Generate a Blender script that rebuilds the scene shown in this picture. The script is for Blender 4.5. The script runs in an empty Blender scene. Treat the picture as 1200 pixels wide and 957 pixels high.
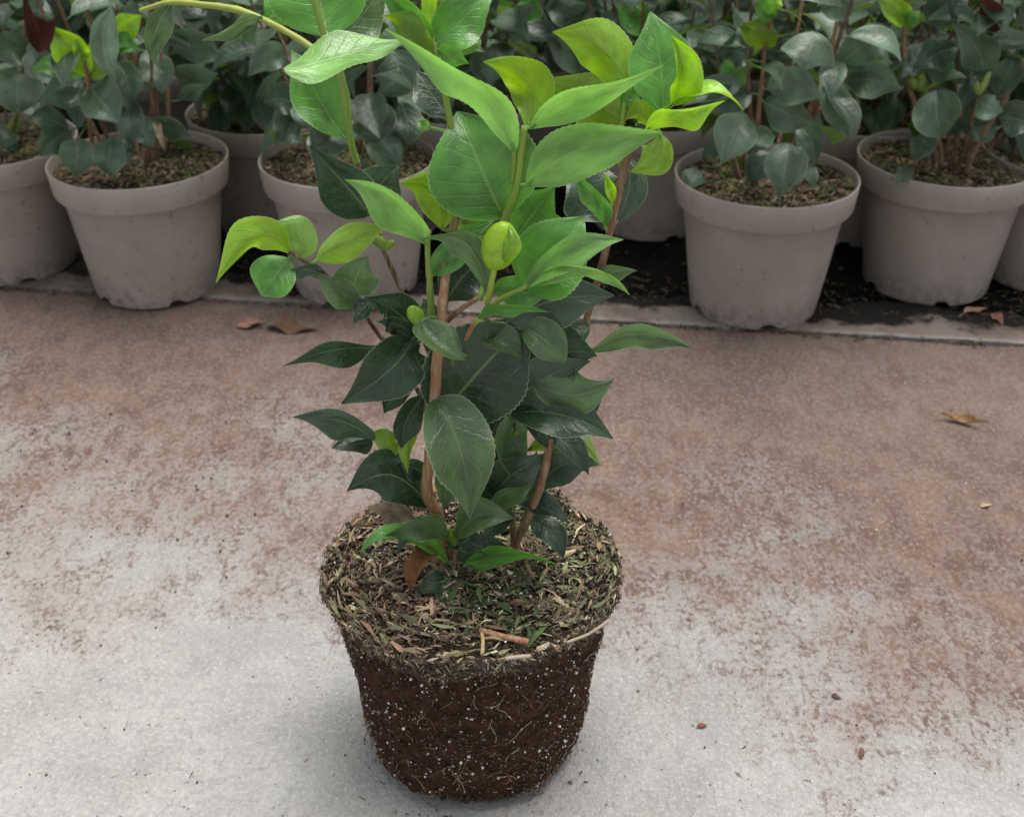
import bpy, math, random
from mathutils import Vector, Matrix, noise
from math import sin, cos, pi, radians as rad

# ------------------------------------------------------------------ camera, sky, sun, exposure
FPX, TH, CH = 1430.0, rad(31.4), 0.678            # focal length in photo pixels, downward pitch, height
scn = bpy.context.scene
COL = scn.collection
cam = bpy.data.objects.new('camera', bpy.data.cameras.new('camera'))
COL.objects.link(cam); scn.camera = cam
cam.location = (0, 0, CH); cam.rotation_euler = (pi/2 - TH, 0, 0)
cam.data.sensor_width = 36; cam.data.sensor_fit = 'HORIZONTAL'
cam.data.lens = 36*FPX/1200
cam.data.clip_start = 0.01; cam.data.clip_end = 200
cam.data.dof.use_dof = True; cam.data.dof.focus_distance = 0.75; cam.data.dof.aperture_fstop = 13.0

SUN_EL, SUN_AZ = rad(80), rad(45)               # light from above and behind the camera, through a hazy roof
world = bpy.data.worlds.new('World'); scn.world = world; world.use_nodes = True
wn = world.node_tree.nodes; wl = world.node_tree.links; wn.clear()
sky = wn.new('ShaderNodeTexSky'); sky.sky_type = 'NISHITA'; sky.sun_disc = False
sky.sun_elevation = SUN_EL; sky.sun_rotation = SUN_AZ; sky.dust_density = 1.5; sky.air_density = 1.0
hs = wn.new('ShaderNodeHueSaturation'); hs.inputs['Saturation'].default_value = 0.18
bg = wn.new('ShaderNodeBackground'); bg.inputs['Strength'].default_value = 0.058
wo = wn.new('ShaderNodeOutputWorld')
wl.new(sky.outputs[0], hs.inputs['Color']); wl.new(hs.outputs[0], bg.inputs['Color']); wl.new(bg.outputs[0], wo.inputs['Surface'])

sl = bpy.data.lights.new('sun', 'SUN'); sl.energy = 1.5; sl.angle = rad(42); sl.color = (1, .97, .92)
so = bpy.data.objects.new('sun', sl); COL.objects.link(so)
sd = Vector((sin(SUN_AZ)*cos(SUN_EL), cos(SUN_AZ)*cos(SUN_EL), sin(SUN_EL)))   # towards the sun
so.rotation_euler = sd.to_track_quat('Z', 'Y').to_euler(); so.location = sd*5
scn.view_settings.view_transform = 'Standard'; scn.view_settings.look = 'None'
scn.view_settings.gamma = 1; scn.view_settings.use_curve_mapping = False
scn.view_settings.exposure = 1.76
scn.render.engine = 'CYCLES'

# ------------------------------------------------------------------ pixel helpers
FW = Vector((0, cos(TH), -sin(TH))); UP = Vector((0, sin(TH), cos(TH))); CAM = Vector((0, 0, CH))
def ray(px, py): return FW + Vector((1, 0, 0))*((px-600)/FPX) - UP*((py-478.5)/FPX)
def gp(px, py, z=0.0):
    r = ray(px, py); return CAM + r*((z-CH)/r.z)
def vp(px, py, Y):
    r = ray(px, py); return CAM + r*(Y/r.y)
def depth(p): return (p-CAM).dot(FW)

# ------------------------------------------------------------------ object helpers
def link(name, me, mat=None, parent=None, color=None):
    o = bpy.data.objects.new(name, me); COL.objects.link(o)
    if mat is not None and me is not None and not me.materials: me.materials.append(mat)
    if parent is not None: o.parent = parent
    if color: o.color = (*color, 1)
    return o
def mesh(name, vs, fs, smooth=True, uvs=None, cols=None):
    me = bpy.data.meshes.new(name); me.from_pydata([tuple(v) for v in vs], [], fs)
    if smooth: me.polygons.foreach_set('use_smooth', [True]*len(me.polygons))
    if uvs:
        uv = me.uv_layers.new(name='UVMap')
        for l in me.loops: uv.data[l.index].uv = uvs[l.vertex_index]
    if cols:
        ca = me.color_attributes.new('Col', 'FLOAT_COLOR', 'POINT')
        for i, c in enumerate(cols): ca.data[i].color = (*c, 1)
    me.update(); return me
def tag(o, label=None, cat=None, group=None, kind=None):
    if label: o['label'] = label
    if cat: o['category'] = cat
    if group: o['group'] = group
    if kind: o['kind'] = kind
    return o
def empty(name, loc):
    o = bpy.data.objects.new(name, None); COL.objects.link(o); o.location = loc; o.empty_display_size = .02
    return o
def adopt(o, parent):                              # parent while the mesh stays where it was built
    o.parent = parent; o.matrix_parent_inverse = Matrix.Translation(parent.location).inverted()
    return o
def fbm(p, s, o=3):
    v = 0; a = 1
    for k in range(o): v += a*noise.noise(Vector(p)*s); s *= 2.1; a *= .5
    return v

# ------------------------------------------------------------------ materials
class NT:
    def __init__(self, name):
        self.m = bpy.data.materials.new(name); self.m.use_nodes = True
        self.t = self.m.node_tree; self.t.nodes.clear()
        self.out = self.n('OutputMaterial')
    def n(self, kind, **kw):
        x = self.t.nodes.new('ShaderNode'+kind)
        for k, v in kw.items(): setattr(x, k, v)
        return x
    def l(self, a, b): self.t.links.new(a, b)
    def put(self, sock, v):
        if isinstance(v, bpy.types.NodeSocket): self.l(v, sock)
        else: sock.default_value = v
    def math(self, op, a, b=None, clamp=False):
        x = self.n('Math', operation=op, use_clamp=clamp); self.put(x.inputs[0], a)
        if b is not None: self.put(x.inputs[1], b)
        return x.outputs[0]
    def mix(self, f, a, b, mode='MIX'):
        x = self.n('Mix', data_type='RGBA', blend_type=mode)
        self.put(x.inputs[0], f); self.put(x.inputs[6], a if isinstance(a, bpy.types.NodeSocket) else (*a, 1)); self.put(x.inputs[7], b if isinstance(b, bpy.types.NodeSocket) else (*b, 1))
        return x.outputs[2]
    def noise(self, vec, scale, detail=4, rough=.55, dist=0):
        x = self.n('TexNoise'); self.put(x.inputs['Vector'], vec); x.inputs['Scale'].default_value = scale
        x.inputs['Detail'].default_value = detail; x.inputs['Roughness'].default_value = rough; x.inputs['Distortion'].default_value = dist
        return x.outputs['Fac']
    def ramp(self, f, a, b, to0=0.0, to1=1.0):
        x = self.n('MapRange', interpolation_type='SMOOTHSTEP'); self.put(x.inputs[0], f)
        x.inputs[1].default_value = a; x.inputs[2].default_value = b; x.inputs[3].default_value = to0; x.inputs[4].default_value = to1
        return x.outputs[0]
    def bump(self, h, strength, dist, prev=None):
        x = self.n('Bump'); x.inputs['Strength'].default_value = strength; x.inputs['Distance'].default_value = dist
        self.put(x.inputs['Height'], h)
        if prev is not None: self.l(prev, x.inputs['Normal'])
        return x.outputs[0]
    def bsdf(self, col, rough, normal=None, spec=.5):
        x = self.n('BsdfPrincipled'); self.put(x.inputs['Base Color'], col if isinstance(col, bpy.types.NodeSocket) else (*col, 1))
        self.put(x.inputs['Roughness'], rough); x.inputs['Specular IOR Level'].default_value = spec
        if normal is not None: self.l(normal, x.inputs['Normal'])
        return x.outputs[0]
    def done(self, s): self.l(s, self.out.inputs[0]); return self.m
    def pos(self): return self.n('NewGeometry').outputs['Position']
    def sep(self, v):
        x = self.n('SeparateXYZ'); self.l(v, x.inputs[0]); return x.outputs
    def scaled(self, v, s):
        x = self.n('VectorMath', operation='MULTIPLY'); self.l(v, x.inputs[0]); x.inputs[1].default_value = s; return x.outputs[0]

def leaf_material():
    k = NT('leaf'); uv = k.n('UVMap').outputs[0]; s = k.sep(uv); oi = k.n('ObjectInfo'); geo = k.n('NewGeometry')
    obj = k.n('TexCoord').outputs['Object']; rnd = oi.outputs['Random']
    au = k.math('MULTIPLY', k.math('ABSOLUTE', k.math('SUBTRACT', s[0], .5)), 2.0)      # 0 midrib, 1 edge
    v = s[1]
    wpos = k.n('VectorMath', operation='ADD'); k.l(uv, wpos.inputs[0]); cmb = k.n('CombineXYZ'); k.l(rnd, cmb.inputs[0]); k.l(k.math('MULTIPLY', rnd, 7.3), cmb.inputs[1])
    sc7 = k.n('VectorMath', operation='SCALE'); k.l(cmb.outputs[0], sc7.inputs[0]); sc7.inputs['Scale'].default_value = 9; k.l(sc7.outputs[0], wpos.inputs[1])
    P = wpos.outputs[0]
    n1 = k.noise(P, 2.3, 3); n2 = k.noise(P, 16, 4)
    # side veins leave the midrib and run towards the tip
    ph = k.math('SUBTRACT', k.math('MULTIPLY', v, 8.0), k.math('MULTIPLY', k.math('POWER', au, .8), 1.9))
    ph = k.math('ADD', ph, k.math('MULTIPLY', n1, 1.2))
    tri = k.math('ABSOLUTE', k.math('SUBTRACT', k.math('FRACT', ph), .5))
    vein = k.ramp(tri, .38, .5); vein = k.math('MULTIPLY', vein, k.ramp(au, 1.0, .55))
    vq = k.n('VectorMath', operation='MULTIPLY'); k.l(P, vq.inputs[0]); vq.inputs[1].default_value = (13, 24, 1)
    vo = k.n('TexVoronoi', feature='DISTANCE_TO_EDGE', voronoi_dimensions='2D'); k.l(vq.outputs[0], vo.inputs['Vector']); vo.inputs['Scale'].default_value = 1.0
    net = k.ramp(vo.outputs['Distance'], .09, .0)
    mid = k.ramp(k.math('ADD', au, k.math('MULTIPLY', v, .025)), .058, .022)
    edge = k.ramp(au, .955, .995)
    base = oi.outputs['Color']
    hsv = k.n('HueSaturation'); k.l(base, hsv.inputs['Color'])
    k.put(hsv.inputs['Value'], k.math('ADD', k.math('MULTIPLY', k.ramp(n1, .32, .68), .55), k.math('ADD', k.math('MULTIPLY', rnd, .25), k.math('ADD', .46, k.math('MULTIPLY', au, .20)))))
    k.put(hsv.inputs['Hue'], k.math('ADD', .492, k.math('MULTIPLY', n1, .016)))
    top = k.mix(k.math('MULTIPLY', k.ramp(n2, .52, .75), .10), hsv.outputs[0], (.32, .34, .30))      # dust
    pale = k.mix(.5, hsv.outputs[0], (.34, .50, .20))
    top = k.mix(k.math('MULTIPLY', vein, .07), top, pale)
    top = k.mix(k.math('MULTIPLY', net, .10), top, pale); top = k.mix(k.math('MULTIPLY', mid, .5), top, pale)
    pe = k.mix(.58, hsv.outputs[0], (.55, .62, .36))
    top = k.mix(k.math('MULTIPLY', edge, .6), top, pe)
    sp = k.math('MULTIPLY', k.ramp(k.noise(P, 34, 2), .72, .76), k.ramp(n1, .5, .6)); top = k.mix(k.math('MULTIPLY', sp, .8), top, (.30, .24, .13))
    und = k.mix(.38, hsv.outputs[0], (.20, .31, .035))
    und = k.mix(k.math('MULTIPLY', vein, .2), und, (.10, .17, .02))
    und = k.mix(k.math('MULTIPLY', net, .16), und, (.10, .17, .02)); und = k.mix(k.math('MULTIPLY', mid, .5), und, (.12, .22, .03)); und = k.mix(k.math('MULTIPLY', edge, .6), und, pe)
    col = k.mix(geo.outputs['Backfacing'], top, und)
    h = k.math('ADD', k.math('MULTIPLY', vein, -.5), k.math('MULTIPLY', n2, .35)); h = k.math('ADD', h, k.math('ADD', k.math('MULTIPLY', mid, -.6), k.math('MULTIPLY', net, -.16)))
    nb = k.bump(h, .38, .0011); n3 = k.noise(P, 3.2, 1.5, .45); nb = k.bump(n3, .45, .0045, nb)
    pb = k.bsdf(col, k.math('ADD', .19, k.math('MULTIPLY', n2, .24)), nb, .68)
    tr = k.n('BsdfTranslucent'); tc = k.n('HueSaturation'); k.l(col, tc.inputs['Color']); tc.inputs['Hue'].default_value = .488; tc.inputs['Saturation'].default_value = 1.15; tc.inputs['Value'].default_value = 1.35
    k.l(tc.outputs[0], tr.inputs['Color'])
    mx = k.n('MixShader'); mx.inputs[0].default_value = .36; k.l(pb, mx.inputs[1]); k.l(tr.outputs[0], mx.inputs[2])
    return k.done(mx.outputs[0])

def concrete_material(name, kerb=False):
    k = NT(name); p = k.pos(); s = k.sep(p)
    big = k.noise(p, 3.1, 4, .6); med = k.noise(p, 11, 5, .62); fine = k.noise(p, 85, 5, .7); vf = k.noise(p, 330, 3, .6)
    streak = k.noise(k.scaled(p, (1, .55, 1)), 38, 6, .72, .6)
    # distance past the ragged border of the earth stain: Y against a slanted line
    ln = k.math('ADD', s[1], k.math('MULTIPLY', s[0], .36))
    ln = k.math('SUBTRACT', ln, .785)
    m = k.math('ADD', k.math('MULTIPLY', ln, 1.05), k.math('MULTIPLY', k.math('SUBTRACT', big, .5), .62))
    m = k.math('ADD', m, k.math('MULTIPLY', k.math('SUBTRACT', med, .5), .62))
    cloud = k.noise(p, 6.5, 5, .62, .5)
    f = k.ramp(k.math('ADD', m, k.math('MULTIPLY', k.math('SUBTRACT', cloud, .5), .55)), -.24, .32)
    g2 = k.noise(k.scaled(p, (1, .75, 1)), 240, 5, .68, .3); g3 = k.noise(k.scaled(p, (1, .55, 1)), 70, 5, .7, .8)
    th = k.math('SUBTRACT', .68, k.math('MULTIPLY', f, .32))
    q = k.math('SUBTRACT', k.math('ADD', g2, k.math('MULTIPLY', k.math('SUBTRACT', g3, .5), .8)), th)
    st = k.ramp(q, -.24, .20)
    st = k.math('MAXIMUM', st, k.math('MULTIPLY', f, .88))
    st = k.math('MULTIPLY', st, k.ramp(f, .0, .22))
    dark = k.math('MULTIPLY', k.ramp(k.noise(p, 160, 4, .7), .56, .68), k.ramp(m, -.2, .2))
    light = k.mix(k.ramp(med, .3, .72), (.295, .290, .279), (.405, .398, .382))
    light = k.mix(k.math('MULTIPLY', k.ramp(big, .45, .7), .35), light, (.40, .365, .305))
    light = k.mix(k.math('MULTIPLY', k.ramp(fine, .48, .72), .60), light, (.235, .235, .228))
    light = k.mix(k.math('MULTIPLY', k.ramp(vf, .5, .75), .5), light, (.56, .56, .55))
    pores = k.n('TexVoronoi'); k.l(p, pores.inputs['Vector']); pores.inputs['Scale'].default_value = 120
    pr = k.math('MULTIPLY', k.ramp(pores.outputs['Distance'], .13, .05), k.ramp(med, .5, .62))
    light = k.mix(k.math('MULTIPLY', pr, .7), light, (.16, .15, .14))
    brown = k.mix(k.ramp(k.math('ADD', k.math('MULTIPLY', streak, .5), k.math('MULTIPLY', cloud, .5)), .40, .62), (.096, .051, .036), (.176, .110, .083))
    brown = k.mix(k.math('MULTIPLY', k.ramp(g2, .50, .32), .6), brown, (.245, .178, .145))
    brown = k.mix(k.math('MULTIPLY', dark, .55), brown, (.075, .045, .035))
    brown = k.mix(k.math('MULTIPLY', k.ramp(vf, .60, .72), .35), brown, (.33, .27, .24))
    far = k.ramp(ln, .18, .52)
    brown = k.mix(k.math('MULTIPLY', far, .35), brown, (.125, .092, .078))
    ck = k.n('TexVoronoi', feature='DISTANCE_TO_EDGE'); wob = k.n('VectorMath', operation='ADD'); k.l(p, wob.inputs[0]); wn_ = k.n('TexNoise'); k.l(p, wn_.inputs['Vector']); wn_.inputs['Scale'].default_value = 9; wn_.inputs['Detail'].default_value = 5
    ws = k.n('VectorMath', operation='SCALE'); k.l(wn_.outputs['Color'], ws.inputs[0]); ws.inputs['Scale'].default_value = .12; k.l(ws.outputs[0], wob.inputs[1]); k.l(wob.outputs[0], ck.inputs['Vector']); ck.inputs['Scale'].default_value = 7
    crack = k.math('MULTIPLY', k.ramp(ck.outputs['Distance'], .010, .003), k.ramp(med, .50, .58))
    light = k.mix(k.math('MULTIPLY', crack, .2), light, (.15, .145, .14))
    col = k.mix(k.math('MULTIPLY', st, .95), light, brown)
    if kerb:
        col = k.mix(k.ramp(k.math('ADD', med, k.math('MULTIPLY', fine, .4)), .45, .85), (.105, .080, .068), (.205, .170, .148))
        # spilled dark earth towards the bed
        d = k.math('ADD', k.math('SUBTRACT', k.math('ADD', s[1], k.math('MULTIPLY', s[0], .123)), 1.365), k.math('MULTIPLY', k.math('SUBTRACT', k.noise(p, 14, 5, .65), .5), .17))
        col = k.mix(k.ramp(d, -.012, .012), col, (.007, .006, .005))
        lip = k.math('SUBTRACT', k.math('ADD', s[1], k.math('MULTIPLY', s[0], .123)), 1.327)
        lp = k.math('MULTIPLY', k.ramp(lip, .008, .002), k.ramp(med, .38, .55))
        col = k.mix(k.math('MULTIPLY', lp, .5), col, (.32, .305, .285))
    h = k.math('ADD', k.math('MULTIPLY', g2, 1.1), k.math('MULTIPLY', fine, .6)); h = k.math('ADD', h, k.math('MULTIPLY', vf, .25)); h = k.math('SUBTRACT', h, k.math('MULTIPLY', pr, .8))
    nb = k.bump(h, .9, .0045); nb = k.bump(med, .4, .012, nb)
    return k.done(k.bsdf(col, .88, nb, .25))

def soil_material(name, c1, c2, sc=60):
    k = NT(name); p = k.pos(); a = k.noise(p, sc, 6, .7); b = k.noise(p, sc*5, 4, .7)
    col = k.mix(k.ramp(a, .35, .7), c1, c2); col = k.mix(k.math('MULTIPLY', k.ramp(b, .5, .75), .5), col, tuple(x*1.7 for x in c2))
    nb = k.bump(k.math('ADD', a, b), .9, .004)
    return k.done(k.bsdf(col, .95, nb, .06))

def attr_material(name, rough=.8, tr=False):
    k = NT(name); a = k.n('VertexColor', layer_name='Col'); p = k.pos(); n = k.noise(p, 900, 2)
    col = k.mix(k.ramp(n, .3, .75), a.outputs[0], k.mix(.5, a.outputs[0], (.05, .04, .03)))
    return k.done(k.bsdf(col, rough, None, .3))

def bark_material():
    k = NT('stem_bark'); oi = k.n('ObjectInfo'); p = k.pos()
    st = k.noise(k.scaled(p, (1, 1, .16)), 420, 4, .6); b = k.noise(p, 60, 4)
    c = k.mix(k.math('MULTIPLY', k.ramp(st, .42, .68), .75), oi.outputs['Color'], k.mix(.55, oi.outputs['Color'], (.46, .36, .26)))
    c = k.mix(k.math('MULTIPLY', k.ramp(b, .5, .75), .45), c, k.mix(.7, oi.outputs['Color'], (.05, .03, .02)))
    return k.done(k.bsdf(c, .68, k.bump(st, .7, .002), .3))

def shoot_material():
    k = NT('green_shoot'); oi = k.n('ObjectInfo'); n = k.noise(k.scaled(k.pos(), (1, 1, .3)), 150, 3)
    c = k.mix(k.math('MULTIPLY', k.ramp(n, .4, .7), .5), oi.outputs['Color'], (.22, .22, .05))
    return k.done(k.bsdf(c, .5, None, .4))

def pot_material():
    k = NT('taupe_plastic'); tc = k.n('TexCoord').outputs['Object']; oi = k.n('ObjectInfo'); r = k.math('MULTIPLY', oi.outputs['Random'], 20)
    ad = k.n('VectorMath', operation='ADD'); k.l(tc, ad.inputs[0]); cb = k.n('CombineXYZ'); k.l(r, cb.inputs[0]); k.l(r, cb.inputs[1]); k.l(cb.outputs[0], ad.inputs[1]); P = ad.outputs[0]
    s = k.sep(tc)
    a = k.noise(P, 14, 5, .6); b = k.noise(P, 95, 4, .65); c = k.noise(k.scaled(P, (1, 1, .25)), 26, 4, .6); d = k.noise(P, 95, 4, .6)
    col = k.mix(k.ramp(a, .35, .7), (.285, .248, .222), (.34, .298, .268))
    col = k.mix(k.math('MULTIPLY', k.ramp(c, .55, .8), .3), col, (.42, .385, .36))
    spots = k.math('MULTIPLY', k.ramp(d, .63, .67), k.ramp(b, .40, .6))
    col = k.mix(k.math('MULTIPLY', spots, .45), col, (.09, .072, .06))
    low = k.math('MULTIPLY', k.ramp(s[2], .045, .0), k.ramp(b, .38, .62))
    col = k.mix(k.math('MULTIPLY', low, .6), col, (.13, .10, .085))
    scr = k.noise(k.scaled(P, (.12, .12, 3)), 70, 2); col = k.mix(k.math('MULTIPLY', k.math('MULTIPLY', k.ramp(scr, .70, .74), k.ramp(a, .55, .6)), .4), col, (.45, .42, .40))
    return k.done(k.bsdf(col, k.math('ADD', .42, k.math('MULTIPLY', a, .25)), k.bump(b, .12, .001), .4))

def dry_material(name):
    k = NT(name); oi = k.n('ObjectInfo'); n = k.noise(k.n('TexCoord').outputs['Object'], 120, 4, .65); n2 = k.noise(k.n('TexCoord').outputs['Object'], 420, 3)
    c = k.mix(k.ramp(n, .35, .7), oi.outputs['Color'], k.mix(.6, oi.outputs['Color'], (.06, .03, .015)))
    pb = k.bsdf(c, .75, k.bump(k.math('ADD', n, n2), .6, .0015), .25)
    tr = k.n('BsdfTranslucent'); k.l(c, tr.inputs[0]); mx = k.n('MixShader'); mx.inputs[0].default_value = .15; k.l(pb, mx.inputs[1]); k.l(tr.outputs[0], mx.inputs[2])
    return k.done(mx.outputs[0])

LEAF = leaf_material(); CONC = concrete_material('path_concrete'); KERB = concrete_material('kerb_concrete', True)
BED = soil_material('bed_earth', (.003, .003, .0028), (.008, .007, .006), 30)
PEAT = soil_material('peat', (.038, .0185, .0115), (.094, .048, .029), 110)
CRUST = soil_material('crust_peat', (.022, .014, .010), (.060, .042, .028), 120)
CHAFF = attr_material('chaff', .8); PERL = attr_material('perlite', .85); BARK = bark_material(); SHOOT = shoot_material(); POT = pot_material(); DRY = dry_material('dry_leaf_tissue')

# ------------------------------------------------------------------ setting
KS = -.123                                             # the path edge runs away to the left
def edgeY(x): return 1.320 + KS*x
def sheet(name, rows, z, mat, skirt=None, jit=()):
    """rows: functions of x giving Y; jit: raggedness of every row"""
    N = 360; X0, X1 = -3.2, 3.2; vs = []; fs = []
    R = len(rows)
    for i in range(N+1):
        x = X0+(X1-X0)*i/N
        for r, f in enumerate(rows):
            j = jit[r] if jit else 0
            y = f(x) + (fbm((x*1.0, r*3.7, 1.3), 22, 4)*j if j else 0)
            zz = z[r] + (fbm((x, y, r), 30, 2)*.0012 if j else 0)
            vs.append((x, y, zz))
    for i in range(N):
        for r in range(R-1):
            a = i*R+r; fs.append((a, a+R, a+R+1, a+1))
    return tag(link(name, mesh(name, vs, fs, False), mat), kind='structure')
g = mesh('ground', [(-40, -40, -.03), (40, -40, -.03), (40, 60, -.03), (-40, 60, -.03)], [(0, 1, 2, 3)], False)
tag(link('ground', g, BED), kind='structure')
sheet('concrete_path', [lambda x: -4, lambda x: 0.0, lambda x: edgeY(x)-.02, lambda x: edgeY(x), lambda x: edgeY(x)+.001], [0, 0, 0, -.0006, -.028], CONC, jit=(0, 0, 0, .0045, .0045))
sheet('kerb', [lambda x: edgeY(x)+.0055, lambda x: edgeY(x)+.006, lambda x: edgeY(x)+.015, lambda x: edgeY(x)+.05, lambda x: edgeY(x)+.082, lambda x: edgeY(x)+.088], [-.028, .0022, .003, .0025, .0012, -.028], KERB, jit=(.003, .003, 0.001, .004, .022, .022))
# bed earth: bumpy black ground behind the kerb
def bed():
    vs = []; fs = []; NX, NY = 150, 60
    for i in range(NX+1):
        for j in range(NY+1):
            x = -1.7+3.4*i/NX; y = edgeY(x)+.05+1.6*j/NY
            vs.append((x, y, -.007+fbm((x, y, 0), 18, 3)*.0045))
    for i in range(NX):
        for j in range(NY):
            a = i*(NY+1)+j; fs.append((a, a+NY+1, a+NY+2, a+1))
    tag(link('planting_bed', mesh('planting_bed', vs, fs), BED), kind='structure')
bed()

# ------------------------------------------------------------------ litter builder
def flakes(items):
    """items: (pos, dir, normal, length, width, colour): slim curved slivers with thickness, one mesh"""
    vs = []; fs = []; cs = []
    for p, d, n, L, W, c in items:
        d = d.normalized(); s = d.cross(n)
        if s.length < 1e-6: continue
        s.normalize(); n = s.cross(d); b = len(vs); bend = L*random.uniform(-.12, .18)
        for t, w, hgt in ((-.5, .35, 0), (0, 1, bend), (.5, .25, 0)):
            q = p + d*(L*t) + n*hgt
            vs += [q - s*(W*.5*w), q + s*(W*.5*w), q + n*(W*.35*w)]
            cs += [c]*3
        for a in (0, 3):
            fs += [(b+a, b+a+2, b+a+5, b+a+3), (b+a+2, b+a+1, b+a+4, b+a+5), (b+a+1, b+a, b+a+3, b+a+4)]
    return vs, fs, cs
def lumps(items):
    vs = []; fs = []; cs = []
    for p, r, c in items:
        b = len(vs); sx, sy, sz = [r*random.uniform(.55, 1.25) for _ in range(3)]; a = random.uniform(0, 6.28)
        for q in ((1, 0, 0), (-.5, .86, 0), (-.5, -.86, 0), (.3, .5, .9), (-.7, .1, .8), (.3, -.55, .85), (0, 0, -.8)):
            x, y, z = q[0]*sx, q[1]*sy, q[2]*sz
            vs.append(p+Vector((x*cos(a)-y*sin(a), x*sin(a)+y*cos(a), z))); cs.append(c)
        fs += [(b, b+3, b+5), (b, b+1, b+3), (b+1, b+4, b+3), (b+1, b+2, b+4), (b+2, b+5, b+4), (b+2, b, b+5), (b+3, b+4, b+5), (b, b+6, b+1), (b+1, b+6, b+2), (b+2, b+6, b)]
    return vs, fs, cs
def vary(c, a=.25):
    k = 1+random.uniform(-a, a); return tuple(min(1, max(0, x*k*(1+random.uniform(-.08, .08)))) for x in c)

# ------------------------------------------------------------------ leaves
def shape(t):
    s = max(0.0, sin(pi*min(1, t)**.90))**.76
    if t < .16: s *= .80+.20*t/.16
    if t > .58: s *= 1-.60*((t-.58)/.42)**1.35
    return s
def leaf_geo(P0, P1, P2, w, phi=0.0, fold=.15, wave=.14, twist=0.0, n=44, m=4, view=None, pet=.003, seed=0, teeth=.018, join=None, rad_pet=.0011, chew=None):
    rnd = random.Random(seed)
    C = P1*2-(P0+P2)*.5
    V = (CAM-P1).normalized() if view is None else view
    fa, fb = fold+rnd.uniform(-.10, .30), fold+rnd.uniform(-.10, .30); cu = rnd.uniform(-.02, .20)*(P2-P0).length; ph1, ph2 = rnd.uniform(0, 6.28), rnd.uniform(0, 6.28); fr = rnd.uniform(5, 9)
    vs = []; fs = []; uv = []
    Tm = (P2-P0).normalized()
    Nm = V-Tm*V.dot(Tm)
    if Nm.length < .05: Nm = UP-Tm*UP.dot(Tm)
    Nm.normalize(); Nm = Matrix.Rotation(phi, 3, Tm) @ Nm
    for i in range(n+1):
        t = i/n; p = P0*(1-t)**2+C*(2*t*(1-t))+P2*t*t
        T = ((C-P0)*(1-t)+(P2-C)*t).normalized()
        N = Nm-T*Nm.dot(T); N.normalize(); N = Matrix.Rotation(twist*(t-.5), 3, T) @ N
        S = T.cross(N)
        hw = w*.5*shape(.012+t*.985)
        for j in range(-m, m+1):
            u = j/m; e = abs(u); x = u*hw
            if e == 1 and n > 16: x *= 1+(teeth if i % 2 else -teeth)*min(1, 6*t)*min(1, 6*(1-t))
            if chew and u*chew[0] > 0 and chew[1] < t < chew[2]:
                q = (t-chew[1])/(chew[2]-chew[1]); x *= 1-chew[3]*min(1, 5*q*(1-q))*(.75+.5*noise.noise(Vector((t*23, 1.7, seed))))
            hgt = hw*(e**1.35)*(fa if u > 0 else fb)-cu*max(0, t-.6)**2/.16
            if j: hgt += hw*wave*2.4*(e**2)*sin(fr*t+(ph1 if u > 0 else ph2))
            else: hgt -= hw*.035
            vs.append(p+S*(x*cos(fold*.7))+N*hgt); uv.append((.5+u*.5, t))
    M = 2*m+1
    for i in range(n):
        for j in range(M-1):
            a = i*M+j; fs.append((a, a+1, a+M+1, a+M))
    if join is not None:
        Cq = P0+(P0-C)*.0+(join-P0)*.5-(C-P0).normalized()*(join-P0).length*.25
        b = len(vs); pr = [P0+(C-P0)*.10, P0, P0*.25+Cq*.5+join*.25, join]; A = None
        for q_, q in enumerate(pr):
            T0 = (pr[min(3, q_+1)]-pr[max(0, q_-1)]).normalized(); A = T0.orthogonal().normalized() if A is None else (A-T0*A.dot(T0)).normalized(); B = T0.cross(A)
            for kx in range(6):
                a = 2*pi*kx/6; vs.append(q+(A*cos(a)+B*sin(a))*rad_pet*(.55 if q_ == 0 else 1)); uv.append((.5, .02))
        for q_ in range(3):
            for kx in range(6): fs.append((b+q_*6+kx, b+q_*6+(kx+1) % 6, b+q_*6+6+(kx+1) % 6, b+q_*6+6+kx))
    elif pet > 0:
        T0 = (C-P0).normalized(); T0 = (T0+Vector((0, 0, .35)) ).normalized() if T0.z < 0 else T0
        b = len(vs); A = T0.cross(Vector((.3, .8, .52))).normalized(); B = T0.cross(A)
        for q in (P0-T0*pet, P0+(C-P0)*.12):
            for kx in range(5):
                a = 2*pi*kx/5; vs.append(q+(A*cos(a)+B*sin(a))*rad_pet); uv.append((.5, .02))
        for kx in range(5): fs.append((b+kx, b+(kx+1) % 5, b+5+(kx+1) % 5, b+5+kx))
    return vs, fs, uv
def leaf_mesh(*a, **k):
    vs, fs, uv = leaf_geo(*a, **k); return mesh('leaf', vs, fs, True, uv)

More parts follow.
